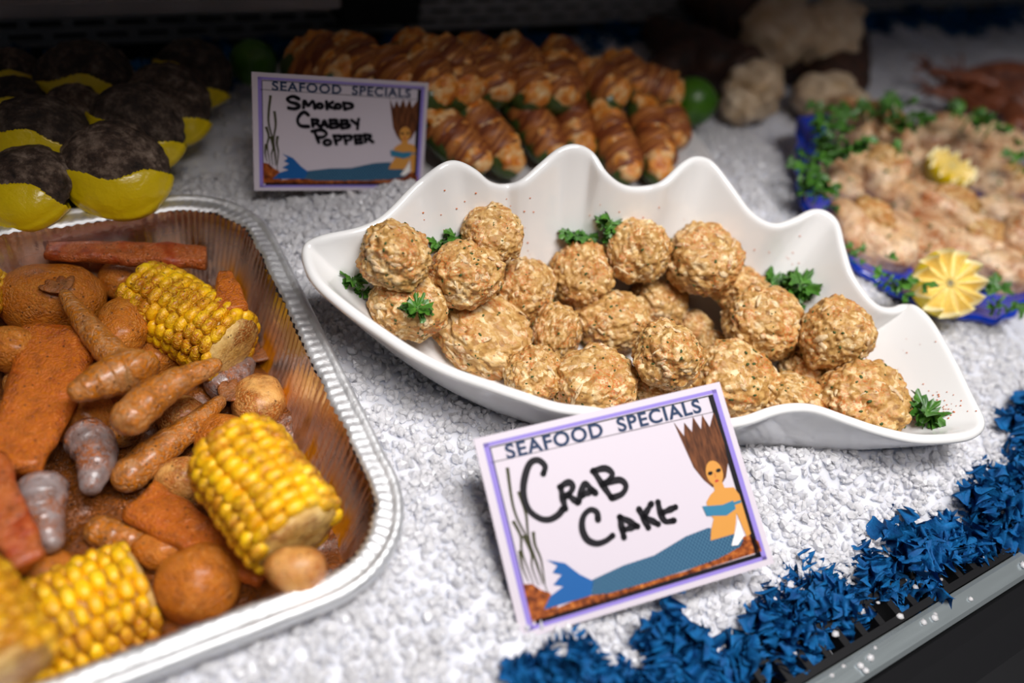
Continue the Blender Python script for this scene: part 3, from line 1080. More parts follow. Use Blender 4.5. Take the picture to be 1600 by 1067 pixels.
def shrimp(pts, rpx, lab, mat, fan=True, cat_group='shrimp in the foil tray', pl=None, tailmat=None, lift=None, zlim=None, name='shrimp'):
    """body tapers from the first point to the tail at the last"""
    prof = np.linspace(1.0, 0.62, len(pts))
    dots = [(x, y, rpx * q * 0.9, 0 if lift is None else lift[i]) for i, ((x, y), q) in enumerate(zip(pts, prof))]
    sp = (pl or tp).settle(dots, 0.05, SINK if zlim is None else zlim)
    n = 60
    path = catmull([c for c, _ in sp], n)
    r0 = sp[0][1] / 0.9
    t = np.linspace(0, 1, n)
    env = np.interp(t, [0, .02, .06, .12, .3, .6, .85, .96, 1], [.20, .58, .86, 1.0, 1.02, .84, .58, .44, .22])
    segm = (t * 6.0) % 1.0
    rad = r0 * env * ((0.975 + 0.04 * segm ** 2.0) if mat == M_SHRIMPG else (0.955 + 0.075 * segm ** 2.0))
    mid = path.mean(0)
    V, F = sweep(path - mid, rad, 20, flat=0.95)
    o = tag(obj(name, mesh('shrimp_body', V, F, mat), None, mid), lab, 'shrimp', cat_group)
    if fan:
        d = path[-1] - path[-4]
        d /= np.linalg.norm(d)
        side = np.cross(d, [0, 0, 1])
        up = np.cross(side, d)
        g = Geo()
        fv, ff = ico(2)
        for k, a in enumerate((-0.75, -0.3, 0.3, 0.75)):
            dd = d * math.cos(a) + side * math.sin(a)
            s2 = np.cross(dd, up)
            L = r0 * 1.55
            q = fv * [L * 0.6, L * 0.24, L * 0.09]
            c = path[-1] - mid + dd * L * 0.5
            g.add(c + np.outer(q[:, 0], dd) + np.outer(q[:, 1], s2) + np.outer(q[:, 2], up), ff)
        obj('tail_fan', g.mesh('tail_fan', tailmat or M_TAIL), o)
    return o


# lower layer
potato(190, 440, 34, 32, 'small potato under the long sausage at the back of the tray', M_POTB)
potato(350, 690, 48, 44, 'orange potato behind the upright corn piece', M_POTB)
potato(285, 652, 38, 34, 'potato between the two crossing shrimp', M_POT)
potato(60, 560, 60, 45, 'potato hidden under the broad sausage at the left', M_POTB)
potato(240, 560, 40, 34, 'potato below the left end of the upper corn', M_POTB)
potato(130, 655, 52, 46, 'dusted potato right of the broad sausage', M_POTB)
potato(60, 900, 60, 46, 'potato above the front corn at the left edge', M_POTB)
potato(250, 860, 44, 30, 'dusted potato behind the front corn', M_POTB)
potato(380, 800, 46, 40, 'potato wedged left of the upright corn', M_POTB)
potato(8, 655, 30, 30, 'pale potato cut by the left edge of the picture', M_POT)
potato(20, 545, 44, 36, 'dusted potato at the left edge above the shrimp', M_POTB)
shrimp([(5, 610), (40, 600), (85, 585), (115, 560)], 26, 'shrimp lying behind the broad sausage at the left', M_SHRIMP, False)
shrimp([(205, 690), (185, 660), (195, 625), (230, 612)], 24, 'curled shrimp deep in the middle of the tray', M_SHRIMP, False)
shrimp([(325, 612), (345, 600), (372, 585), (392, 562)], 26, 'shrimp with reddish dark tail under the upper corn', M_SHRIMPG)
shrimp([(395, 800), (365, 775), (340, 770)], 30, 'grey shrimp against the left side of the upright corn', M_SHRIMPG, False)
# upper layer
corn((243, 470), (350, 535), 62, 'upper corn piece beside the back right corner of the tray')
corn((378, 722), (452, 822), 80, 'upright corn piece by the right wall of the tray, pale core showing')
corn((55, 1000), (195, 935), 88, 'large corn piece at the front wall of the tray')
corn((-60, 940), (0, 1040), 80, 'corn piece cut by the lower left corner of the picture')
corn((-40, 480), (-25, 440), 34, 'corn end just visible at the left edge under the tray rim')
potato(80, 468, 80, 56, 'large dusted potato at the back left of the tray', M_POTB, 0.3)
potato(192, 512, 38, 58, 'dusted potato left of the upper corn', M_POTB, 0.2)
potato(404, 628, 40, 50, 'pale potato touching the right wall of the tray', M_POT, 0.3)
potato(287, 752, 43, 38, 'round potato with a bare pale patch above the red sausage', M_POT)
potato(310, 912, 64, 62, 'big dusted potato at the front wall beside the corn', M_POTB)
potato(462, 890, 46, 38, 'pale potato at the front right corner of the tray', M_POT)
sausage([(72, 392), (200, 396), (322, 402)], [36, 44, 46], 'long split sausage lying along the back of the tray', M_SAUS, 0.7)
sausage([(352, 425), (356, 450), (362, 485)], [24, 44, 46], 'short sausage piece right of the upper corn', M_SAUSD, 0.6)
sausage([(95, 520), (65, 620), (15, 735)], [118, 106, 90], 'broad dusted sausage half at the left of the tray', M_SAUSD, 0.55)
sausage([(-25, 720), (10, 800), (45, 880)], [60, 62, 50], 'reddish sausage piece at the left edge of the picture', M_SAUS, 0.7)
shrimp([(210, 585), (168, 545), (130, 500), (98, 455)], 24, 'slender shrimp pointing its tail at the back left potato', M_SHRIMP)
shrimp([(232, 590), (205, 578), (160, 595), (108, 618)], 36, 'plump curled shrimp below the slender one', M_SHRIMP, False)
shrimp([(185, 672), (225, 632), (270, 600), (345, 566)], 31, 'long shrimp lying towards the upper corn', M_SHRIMP, False)
shrimp([(180, 762), (235, 715), (300, 665), (350, 622)], 29, 'long shrimp crossing the middle towards the pale potato', M_SHRIMP)
shrimp([(70, 745), (65, 800), (85, 858)], 36, 'fat grey shrimp above the front corn', M_SHRIMPG, False)
shrimp([(118, 672), (150, 705), (140, 770)], 34, 'curled grey shrimp in the left middle of the tray', M_SHRIMPG, False)
shrimp([(135, 822), (200, 842), (292, 850)], 25, 'thin shrimp lying above the front corn and big potato', M_SHRIMP, False)
sausage([(222, 782), (300, 832), (415, 900)], [78, 66, 50], 'red tapering sausage pointing at the front right corner', M_SAUSD, 0.75)

# ------------------------------------------------------------------ sign cards
HM_SRC = [(68, 262), (948, 358), (932, 925), (50, 895)]     # corners of the card in the drawing's own measure


def homography(src):
    A, b = [], []
    for (x, y), (u, v) in zip(src, [(0, 1), (1, 1), (1, 0), (0, 0)]):
        A += [[x, y, 1, 0, 0, 0, -u * x, -u * y], [0, 0, 0, x, y, 1, -v * x, -v * y]]
        b += [u, v]
    h = np.linalg.solve(np.array(A, float), np.array(b, float))
    return lambda x, y: ((h[0] * x + h[1] * y + h[2]) / (h[6] * x + h[7] * y + 1), (h[3] * x + h[4] * y + h[5]) / (h[6] * x + h[7] * y + 1))


HB = homography(HM_SRC)
HF = homography([(35, 275), (975, 15), (1192, 745), (210, 1045)])


def poly_flat(name, pts, z, mat, parent, W, H, smooth_n=0):
    """flat printed patch, pts in card units 0..1"""
    p = [(u * W, v * H) for u, v in pts]
    if smooth_n:
        p = [tuple(q) for q in catmull(p, smooth_n, closed=True)]
    tris = tessellate_polygon([[Vector((x, y, 0)) for x, y in p]])
    F = []
    for a, b, c in tris:
        ar = (p[b][0] - p[a][0]) * (p[c][1] - p[a][1]) - (p[b][1] - p[a][1]) * (p[c][0] - p[a][0])
        F.append((a, b, c) if ar > 0 else (c, b, a))
    return obj(name, mesh(name, [(x, y, z) for x, y in p], F, mat, False), parent)


def strokes_flat(name, strokes, width, z, mat, parent, W, H, taper=False):
    """pen strokes: ribbons with round ends"""
    g = Geo()
    for st in strokes:
        p = np.array([(u * W, v * H) for u, v in st])
        n = max(6, len(p) * 7)
        q = catmull(p, n) if len(p) > 2 else np.linspace(p[0], p[1], n)
        T = np.gradient(q, axis=0)
        T /= np.linalg.norm(T, axis=1)[:, None] + 1e-9
        Nn = np.stack([-T[:, 1], T[:, 0]], 1)
        w = width / 2 * (np.linspace(0.25, 1, n) if taper else 1 + 0.12 * np.sin(np.linspace(0, 9, n) + len(p)))
        V = np.concatenate([q + Nn * w[:, None], q - Nn * w[:, None]])
        g.add(np.column_stack([V, np.full(2 * n, z)]), [(i, n + i, n + i + 1, i + 1) for i in range(n - 1)])
        if not taper:
            for c in (q[0], q[-1]):
                a = np.linspace(0, 2 * PI, 14, endpoint=False)
                g.add(np.column_stack([c[0] + width / 2 * np.cos(a), c[1] + width / 2 * np.sin(a), np.full(14, z)]), [tuple(range(14))])
    return obj(name, g.mesh(name, mat, False), parent)


def sign(lab, b1, b2, theta, H, strokes, hm, pen):
    b1, b2 = Vector(b1), Vector(b2)
    u = (b2 - b1)
    W = u.length
    u.normalize()
    side = Vector((0, 0, 1)).cross(u).normalized()
    up = u.cross(side) * math.cos(theta) + side * math.sin(theta)
    n = u.cross(up)
    t = thing('sign_card', lab, 'sign', b1)
    t.matrix_world = Matrix(((u.x, up.x, n.x, b1.x), (u.y, up.y, n.y, b1.y), (u.z, up.z, n.z, b1.z), (0, 0, 0, 1)))
    g = Geo()
    g.box((0, 0, -0.0012), (W, H, 0))
    obj('card', g.mesh('card', M_CARD, False), t)
    L = 0.00006

    def band(name, a0, a1, c0, c1, z, mat):   # rectangle a0..a1 by c0..c1 in card units
        poly_flat(name, [(a0, c0), (a1, c0), (a1, c1), (a0, c1)], z, mat, t, W, H)
    k = H / W
    # border: purple frame, then a black line with a heavier shadow at the right and bottom
    for q in ((.030, .975, .030, .050), (.030, .975, .945, .965), (.030, .050, .030, .965), (.957, .977, .030, .965)):
        band('border', *q, L, M_PURPLE)
    for q in ((.050, .957, .934, .941), (.050, .054, .060, .941), (.935, .957, .052, .941), (.062, .957, .050, .072)):
        band('border_line', *q, 2 * L, M_INK)
    c = lambda pts: [HB(x, y) for x, y in pts]
    strokes_flat('header_line', [c([(108, 353), (905, 441)])], 0.00035, 2 * L, M_INK, t, W, H)
    fc = bpy.data.curves.new('lettering', 'FONT')
    fc.body = 'SEAFOOD  SPECIALS'
    fc.size = 1.0
    fc.space_character = 1.12
    fc.offset = 0.03
    fc.materials.append(M_NAVY)
    tmp = bpy.data.objects.new('lettering_curve', fc)
    COL.objects.link(tmp)
    dg = bpy.context.evaluated_depsgraph_get()
    dg.update()
    lm = bpy.data.meshes.new_from_object(tmp.evaluated_get(dg))
    bpy.data.objects.remove(tmp)
    fo = obj('lettering', lm, t)
    wd = max(v.co.x for v in lm.vertices)
    (ua, va), (ub, vb) = HB(165, 360), HB(860, 427)
    sx = (ub - ua) * W / wd
    fo.scale = (sx, H * 0.072 / 0.70, 1)
    fo.location = (ua * W, (va + vb) / 2 * H, 3 * L)
    # printed picture: seaweed, seabed and a swimmer with a fish tail
    strokes_flat('seaweed', [c(s) for s in ([(178, 785), (165, 640), (142, 520), (158, 385)], [(168, 760), (165, 620), (178, 540), (174, 468)], [(140, 750), (130, 650), (140, 600), (128, 548)],
                                             [(176, 770), (186, 690), (180, 640), (186, 600)], [(125, 740), (118, 690), (124, 640)], [(155, 760), (150, 700), (160, 660), (150, 600)])], 0.0018, 2 * L, M_REED, t, W, H, True)
    poly_flat('seabed', c([(97, 856), (180, 842), (300, 832), (450, 850), (640, 862), (800, 855), (850, 825), (880, 822), (905, 850), (905, 880), (600, 872), (300, 868)]), 2 * L, M_SEABED, t, W, H)
    poly_flat('rocks', c([(103, 740), (135, 748), (160, 775), (185, 790), (200, 838), (150, 852), (100, 852)]), 2.5 * L, M_SEABED, t, W, H)
    poly_flat('fish_tail', c([(300, 800), (345, 795), (450, 786), (560, 788), (680, 766), (760, 764), (830, 800), (860, 832), (840, 848), (760, 860), (640, 860), (500, 856), (380, 850), (310, 836)]), 3 * L, M_SCALES, t, W, H)
    poly_flat('tail_fluke', c([(205, 695), (262, 722), (300, 768), (338, 800), (318, 838), (230, 835), (150, 832), (185, 800), (235, 786), (203, 772), (240, 752), (212, 737), (234, 722)]), 4 * L, M_FLUKE, t, W, H)
    poly_flat('hair', c([(756, 428), (776, 480), (790, 440), (806, 476), (824, 432), (838, 478), (856, 436), (868, 480), (897, 440), (897, 540), (890, 600), (868, 640), (848, 655), (815, 655), (794, 625), (775, 580), (766, 510)]), 4 * L, M_HAIR, t, W, H)
    poly_flat('torso', c([(820, 640), (850, 640), (852, 668), (882, 676), (892, 702), (890, 760), (888, 822), (872, 826), (868, 790), (864, 750), (852, 778), (836, 806), (754, 802), (766, 774), (786, 744), (774, 722), (780, 690), (800, 674), (818, 666)]), 5 * L, M_SKINP, t, W, H)
    poly_flat('face', c([(835 + 28 * math.cos(a), 616 + 38 * math.sin(a)) for a in np.linspace(0, 2 * PI, 20, endpoint=False)]), 6 * L, M_SKINP, t, W, H)
    for ex in (821, 850):
        poly_flat('eye', c([(ex + 9 * math.cos(a), 613 + 6 * math.sin(a)) for a in np.linspace(0, 2 * PI, 10, endpoint=False)]), 7 * L, M_INK, t, W, H)
    poly_flat('lips', c([(834 + 7 * math.cos(a), 641 + 4 * math.sin(a)) for a in np.linspace(0, 2 * PI, 10, endpoint=False)]), 7 * L, M_LIPS, t, W, H)
    strokes_flat('nose', [c([(836, 618), (833, 630)])], 0.0003, 7 * L, M_LIPS, t, W, H)
    poly_flat('bandeau', c([(762, 698), (790, 705), (828, 714), (866, 712), (866, 738), (830, 748), (796, 738), (766, 730)]), 7 * L, M_TEAL, t, W, H)
    poly_flat('armlet', c([(866, 718), (890, 718), (890, 726), (866, 726)]), 7 * L, M_TEAL, t, W, H)
    poly_flat('scarf', c([(815, 836), (850, 790), (862, 768), (862, 822), (836, 840)]), 7 * L, M_WHITE, t, W, H)
    # handwriting
    strokes_flat('handwriting', [[hm(x, y) for x, y in s] for s in strokes], pen, 8 * L, M_INK, t, W, H)
    return t


def ring(cx, cy, rx, ry):
    return [(cx + rx * math.cos(a), cy + ry * math.sin(a)) for a in np.linspace(0.4, 0.4 + 2 * PI, 9)]


crab_cake_pen = [
    [(292, 402), (298, 372), (272, 350), (242, 364), (223, 418), (218, 480), (236, 540), (275, 574), (312, 580), (346, 562), (366, 536)],
    [(357, 452), (364, 495), (374, 537)], [(354, 452), (386, 434), (402, 450), (392, 474), (368, 492)], [(386, 484), (420, 512)],
    [(424, 510), (434, 470), (448, 436), (468, 455), (488, 474)], [(436, 484), (474, 466)],
    [(480, 386), (512, 436), (548, 490)], [(478, 388), (525, 376), (552, 396), (538, 424), (514, 440)], [(514, 440), (578, 420), (604, 442), (590, 474), (550, 492)],
    [(497, 578), (492, 548), (466, 540), (441, 568), (437, 614), (455, 655), (490, 671), (525, 661), (552, 640)],
    [(596, 646), (588, 610), (580, 566)], [(580, 566), (615, 582), (648, 602)], [(592, 618), (640, 602)],
    [(654, 534), (690, 606)], [(702, 512), (672, 562)], [(672, 562), (728, 592)],
    [(728, 505), (738, 548), (756, 580), (790, 577)], [(742, 548), (796, 524)]]
popper_pen = [
    [(300, 410), (272, 396), (242, 406), (256, 424), (290, 436), (300, 450), (275, 460), (246, 454)], [(322, 456), (327, 422), (346, 446), (370, 424), (380, 462)],
    ring(405, 451, 14, 11), [(438, 430), (441, 468)], [(470, 434), (446, 450), (480, 468)], ring(496, 457, 14, 11), [(524, 440), (530, 472)], [(524, 440), (562, 448), (568, 464), (530, 474)],
    [(346, 496), (326, 480), (302, 494), (290, 524), (306, 550), (346, 556)], [(364, 520), (368, 556)], [(364, 520), (394, 526), (386, 540), (368, 543)], [(384, 542), (408, 560)],
    [(410, 562), (426, 530), (442, 562)], [(416, 550), (438, 550)],
    [(455, 526), (458, 566)], [(455, 526), (488, 530), (482, 545), (460, 546)], [(460, 546), (500, 552), (490, 566), (458, 568)],
    [(512, 530), (514, 570)], [(512, 530), (542, 534), (536, 549), (516, 550)], [(516, 550), (554, 556), (544, 570), (514, 572)],
    [(564, 532), (588, 552)], [(600, 528), (596, 552), (594, 578)],
    [(374, 580), (396, 642)], [(362, 582), (410, 576), (436, 596), (420, 614), (388, 616)], ring(440, 645, 18, 13),
    [(474, 610), (486, 656)], [(472, 610), (508, 614), (506, 632), (482, 636)], [(526, 612), (536, 656)], [(524, 612), (560, 616), (558, 634), (532, 638)],
    [(580, 614), (586, 656)], [(580, 614), (618, 616)], [(584, 636), (614, 634)], [(586, 656), (620, 653)],
    [(630, 610), (636, 650)], [(630, 610), (660, 618), (652, 632), (636, 636)], [(650, 636), (674, 652)]]
sign('tilted sign card reading CRAB CAKE, stuck in the ice before the white dish', (0.1482, 0.1078, 0.0), (0.2835, 0.0830, 0.020), math.radians(61), 0.098, crab_cake_pen, HF, 0.0032)
sign('sign card reading SMOKED CRABBY POPPER, standing before the bacon poppers', (0.1236, 0.4502, 0.020), (0.2447, 0.4374, 0.010), math.radians(23), 0.077, popper_pen, HB, 0.0023)

# ------------------------------------------------------------------ bacon poppers on a white tray
TRX = catmull([(.205, .415, 0), (.33, .395, 0), (.47, .375, 0), (.52, .42, 0), (.53, .52, 0), (.50, .58, 0), (.40, .60, 0), (.28, .61, 0), (.20, .57, 0), (.19, .47, 0)], 80, closed=True)
tc_ = TRX.mean(0)
rg = [np.column_stack([tc_[:2] + (TRX[:, :2] - tc_[:2]) * k, np.full(80, z)]) for k, z in ((1.0, 0.004), (1.01, 0.013), (1.0, 0.0145), (0.985, 0.013), (0.95, 0.0075), (0.3, 0.007))]
Vt = np.concatenate(rg)
Ft = grid_faces(6, 80, True) + [tuple(range(400, 480))]
ptray = thing('white_tray', 'shallow white tray under the bacon wrapped poppers', 'tray', (tc_[0], tc_[1], 0))
obj('body', mesh('white_tray', Vt - [tc_[0], tc_[1], 0], Ft, M_PAPER), ptray)


def popper_variant(k):
    rng = np.random.default_rng(500 + k)
    n = 44
    x = np.linspace(-0.5, 0.5, n)
    env = np.sqrt(np.clip(1 - (2 * x) ** 4, 0.02, 1)) * np.interp(x, [-.5, 0, .5], [0.82, 1.0, 0.9])
    L, r = 0.074, 0.0165
    path = np.stack([x * L, 0.004 * np.sin(x * 3 + k), x * 0], 1)
    V, F = sweep(path - [0, 0.0022, 0.0015], env * r * 0.98, 20, flat=0.86)
    pep = mesh('pepper_half_%d' % k, V, F, M_PEPPER)
    V, F = sweep(path + [0, 0, 0.004], env * r * 0.88, 26, flat=0.86)
    V = V + (V - path[np.minimum(np.arange(len(V)) // 26, n - 1)]) * (0.17 * fbm(V * 130, 3, k) * np.interp(np.abs(V[:, 0]) / L, [0, .3, .5], [.2, 1, 1.2]))[:, None] * 1.8
    fil = mesh('crab_filling_%d' % k, V, F, M_FILL)
    m_ = 70
    xb = np.linspace(-0.24 + 0.06 * (k == 2), 0.26 if k % 2 else 0.38, m_)
    pb = np.stack([xb * L, 0.004 * np.sin(xb * 3 + k), xb * 0 + 0.001], 1)
    eb = np.sqrt(np.clip(1 - (2 * xb) ** 4, 0.02, 1))

    def band(t, a):
        s = (xb[0] + t * (xb[-1] - xb[0])) * 6.2 + 0.42 * np.sin(a + k) + 0.22 * np.sin(2 * a + 2 * k) + 0.12 * k
        saw = s - np.floor(s)
        return 1.01 + 0.07 * np.minimum(saw * 1.4, 1) ** 0.7 - 0.05 * (saw < 0.07)
    V, F = sweep(pb, eb * r, 28, flat=0.94, shape=band)
    V = V * (1 + 0.025 * vnoise(V * 240, k))[:, None]
    return pep, fil, mesh('bacon_wrap_%d' % k, V, F, M_BACON)


POP = [popper_variant(k) for k in range(4)]
PROTO = []
popper_list = [   # upper end, lower end (photo px), heights of both ends, label
    ((672, 172), (748, 268), .046, .024, 'bacon popper just right of the rear sign card'),
    ((716, 158), (800, 268), .048, .022, 'dark popper second from the rear sign, its green tip low'),
    ((785, 138), (868, 250), .050, .022, 'popper with a big pale crab top, third in the front row'),
    ((868, 140), (915, 245), .050, .022, 'popper with orange filling above the tallest dish wave'),
    ((942, 165), (976, 280), .046, .022, 'upright popper with three bacon bands behind the dish dip'),
    ((1000, 160), (1026, 278), .046, .022, 'front popper nearest the lime, cream filling at its foot'),
    ((1028, 172), (1052, 225), .034, .026, 'short popper lying beside the lime'),
    ((690, 96), (728, 150), .066, .056, 'upper popper behind the rear sign corner'),
    ((742, 90), (772, 150), .068, .056, 'upper popper with a dark green edge'),
    ((796, 100), (826, 150), .066, .056, 'upper popper above the pale crab topped one'),
    ((846, 104), (880, 160), .064, .055, 'upper popper above the orange filled one'),
    ((905, 118), (968, 160), .056, .050, 'popper lying slantwise at the top right of the heap'),
    ((960, 100), (985, 135), .052, .048, 'popper end at the right rear of the heap'),
    ((985, 128), (1030, 150), .050, .046, 'popper lying crosswise above the front one near the lime'),
    ((452, 92), (500, 128), .052, .046, 'leftmost popper above the rear sign'),
    ((478, 80), (535, 122), .058, .052, 'second popper above the rear sign with a green stripe'),
    ((548, 68), (568, 112), .066, .056, 'third popper above the rear sign'),
    ((588, 92), (625, 138), .064, .056, 'popper looking over the middle of the rear sign'),
    ((618, 72), (648, 108), .070, .062, 'popper at the rear with a pale crab end'),
    ((640, 98), (680, 140), .068, .060, 'popper above the right corner of the rear sign'),
    ((668, 74), (700, 104), .072, .066, 'rearmost popper on top of the heap'),
    ((708, 78), (748, 104), .072, .066, 'popper at the rear with a cream end up'),
    ((772, 82), (812, 112), .070, .064, 'popper right of the cream ended one at the rear'),
    ((848, 82), (885, 112), .062, .056, 'popper at the rear right with an orange end'),
]
for i, ((ax, ay), (bx, by), za, zb_, lab) in enumerate(popper_list):
    A, B = P(ax, ay, za), P(bx, by, zb_)
    d = B - A
    k = i % 4
    Ln = max(d.length, 0.050) * (1.12 if i < 6 else 1.05)
    mid = (A + B) / 2 if i < 7 else A + d.normalized() * Ln * 0.42
    t = thing('bacon_popper', lab, 'popper', mid, d.to_track_quat('X', 'Z').to_euler(), 'bacon poppers heaped on the white tray')
    pep, fil, bac = POP[k]
    w_ = 1.0 if i < 7 else 1.22
    t.scale = (Ln / 0.074, w_, w_)
    obj('pepper_half', pep, t)
    obj('crab_filling', fil, t)
    obj('bacon_wrap', bac, t)


# ------------------------------------------------------------------ limes
def lime(px, py, rpx, z, lab):
    c = P(px, py, z)
    r = rpx * px_m(c)
    V, F = ico(4)
    q = V.copy()
    q[:, 0] *= 1.06
    tip = np.clip((np.abs(V[:, 0]) - 0.93) / 0.07, 0, 1)
    q[:, 0] += np.sign(V[:, 0]) * tip * 0.07
    t = thing('lime', lab, 'lime', c, (0.3, 0.5, random.uniform(0, 3)), 'limes beside the poppers')
    obj('peel', mesh('lime_peel', q * r, F, M_LIME), t)
    sv, sf = ico(2)
    obj('stem_end', mesh('lime_stem_end', sv * [0.05 * r, 0.13 * r, 0.13 * r] + [1.12 * r, 0, 0], sf, M_STEM), t)


lime(1079, 160, 38, 0.030, 'bright green lime resting on the ice right of the poppers')
lime(396, 98, 36, 0.030, 'dark green lime in the shade left of the poppers')


# ------------------------------------------------------------------ clams with a yellow wrap
def clam_variant(k, pale=False):
    V, F = ico(6)
    out = 1 + 0.05 * np.sin(np.arctan2(V[:, 1], V[:, 0]) * 2 + k) + 0.03 * vnoise(V * 1.5 + k, k)
    flat = np.array([0.040, 0.036, 0.021])
    edge = np.exp(-(V[:, 2] / 0.12) ** 2)
    S = V * flat * (out * (1 + 0.07 * edge + 0.02 * vnoise(V * 7, k)))[:, None]
    rings_ = np.sin(np.hypot(V[:, 0], V[:, 1] + 0.7) * 46)
    S += V * (0.00022 * rings_ + 0.0012 * vnoise(V * 6, k + 4))[:, None]
    shell = mesh('clam_shell_%d' % k, S, F, M_SHELLP if pale else M_SHELL)
    a = np.arctan2(V[:, 1], V[:, 0])
    lim = -0.12 + 0.15 * np.sin(V[:, 0] * 2.4 + k * 1.3) + 0.05 * np.sin(V[:, 0] * 6 + k)
    keep = (V[:, 1] + 0.15 * V[:, 2] < lim)
    W_ = V * flat * (out * (1.07 + 0.05 * edge + 0.025 * vnoise(V * 3.5, k + 9)))[:, None]
    W_[:, 2] += np.where(V[:, 2] < 0, -0.004, 0.0)
    sel = [tuple(f) for f in F if keep[f].all()]
    used = sorted({i for f in sel for i in f})
    mp = {j: i for i, j in enumerate(used)}
    wrap = mesh('yellow_wrap_%d' % k, W_[used], [tuple(mp[i] for i in f) for f in sel], M_WRAP)
    return shell, wrap


CLAM = [clam_variant(k) for k in range(4)] + [clam_variant(4, True), clam_variant(5, True)]
clams = [  # px, py, half width px, tilt, yaw, z, label
    (12, 112, 42, 0.75, 0.2, .030, 'clam cut by the left edge in the rear row, yellow wrap'),
    (132, 122, 66, 0.85, 0.5, .036, 'wrapped clam in the middle of the rear row'),
    (303, 112, 58, 0.80, -0.35, .034, 'rear right wrapped clam standing apart, near the dark lime'),
    (262, 160, 66, 0.80, -0.25, .036, 'dark clam second from the right, wrap at its lower right'),
    (118, 178, 50, 0.75, 0.4, .030, 'small pale clam peeping out between darker ones'),
    (20, 158, 46, 0.75, 0.5, .028, 'half hidden clam at the left edge in the middle row'),
    (62, 208, 68, 0.78, 0.6, .040, 'dark clam with a broad yellow wrap at the left'),
    (214, 196, 70, 0.82, -0.1, .040, 'very dark clam in front of the second from the right'),
    (178, 262, 78, 0.72, 0.35, .036, 'pale ribbed clam in front, just behind the foil tray'),
    (38, 290, 72, 0.62, -0.3, .030, 'mottled clam at the front left behind the foil tray'),
]
for i, (px, py, wpx, tilt, yaw, z, lab) in enumerate(clams):
    c = P(px, py, z)
    s = wpx * px_m(c) / 0.040
    t = thing('clam', lab, 'clam', c, None, 'clams in yellow wrap at the back left')
    t.rotation_euler = Euler((tilt - 0.12, 0.0, yaw * 0.6 - 0.62))
    t.scale = (s, s, s)
    sh, wr = CLAM[(4 + i % 2) if i in (4, 8, 9) else i % 4]
    obj('shell', sh, t)
    ow = obj('yellow_wrap', wr, t)
    md = ow.modifiers.new('thickness', 'SOLIDIFY')
    md.thickness, md.offset = 0.0012, 1.0

# ------------------------------------------------------------------ blue glass platter of stuffed fish
pl = thing('glass_platter', 'cobalt blue glass platter holding stuffed fish at the right', 'platter', (PC[0], PC[1], 0))
rg = []
n = len(PLAT)
rip = 1 + 0.012 * np.sin(np.arange(n) / n * 2 * PI * 34)
for k, zf_ in ((0.02, -.0), (0.6, 0.0), (0.80, 0.03), (0.88, 0.22), (0.94, 0.55), (0.985, 0.9), (1.0, 1.0)):
    w = max(0, (k - 0.8) / 0.2)
    rg.append(np.column_stack([PC + (PLAT[:, :2] - PC) * k * (1 + (rip - 1) * w)[:, None], 0.004 + (PLAT[:, 2] - 0.004) * zf_]))
Vp = np.concatenate(rg)
Fp = [tuple(f[::-1]) for f in grid_faces(len(rg), n, True)] + [tuple(range(n))]
ob = obj('body', mesh('platter_body', Vp - [PC[0], PC[1], 0], Fp, M_BLUE), pl)
md = ob.modifiers.new('thickness', 'SOLIDIFY')
md.thickness, md.offset = 0.006, 1.0
md = ob.modifiers.new('round', 'SUBSURF')
md.levels = md.render_levels = 1
PLAT_BVH = BVHTree.FromPolygons([tuple(v) for v in Vp], Fp)
fp = Pile(PLAT_BVH, 0.55, 0.62)


def fillet(px, py, a, b, ang, lab, stuffing, seed):
    th = math.radians(ang)
    dots = [(px + t * a * 0.55 * math.cos(th), py + t * a * 0.55 * math.sin(th), b * 0.85) for t in (-1, 0, 1)]
    sp = fp.settle(dots, 0.10, 0.0)
    A, B = sp[0][0], sp[-1][0]
    mid = sp[1][0]
    s = px_m(mid)
    ax = (B - A).normalized()
    V, F = ico(5)
    q = np.sign(V) * np.abs(V) ** 0.85
    fold = 0.16 * np.sin(V[:, 0] * 2.2 + V[:, 1] * 3.2 + seed) + 0.08 * np.abs(np.sin(V[:, 1] * 4 + V[:, 0] * 2 + seed)) + 0.09 * fbm(V * 1.5 + seed, 2, seed) + 0.02 * vnoise(V * 9, seed)
    q = q * (1 + fold)[:, None]
    groove = np.exp(-(V[:, 1] / 0.22) ** 2) * (V[:, 2] > 0)
    q[:, 2] -= 0.16 * groove * V[:, 2]
    q = q * [a * s, b * 1.25 * s, b * 0.95 * s]
    t = thing('stuffed_fillet', lab, 'fish fillet', mid, ax.to_track_quat('X', 'Z').to_euler(), 'stuffed fish on the blue platter')
    obj('fillet', mesh('fillet', q, F, M_FISH), t)
    if stuffing:
        V, F = ico(4)
        V = V * (1 + 0.16 * fbm(V * 3 + seed, 3, seed) + 0.05 * vnoise(V * 12, seed))[:, None]
        obj('crab_stuffing', mesh('crab_stuffing', V * [a * 0.62 * s, b * 0.72 * s, b * 0.5 * s] + [stuffing * a * s, 0, b * 0.70 * s], F, M_STUFF), t)


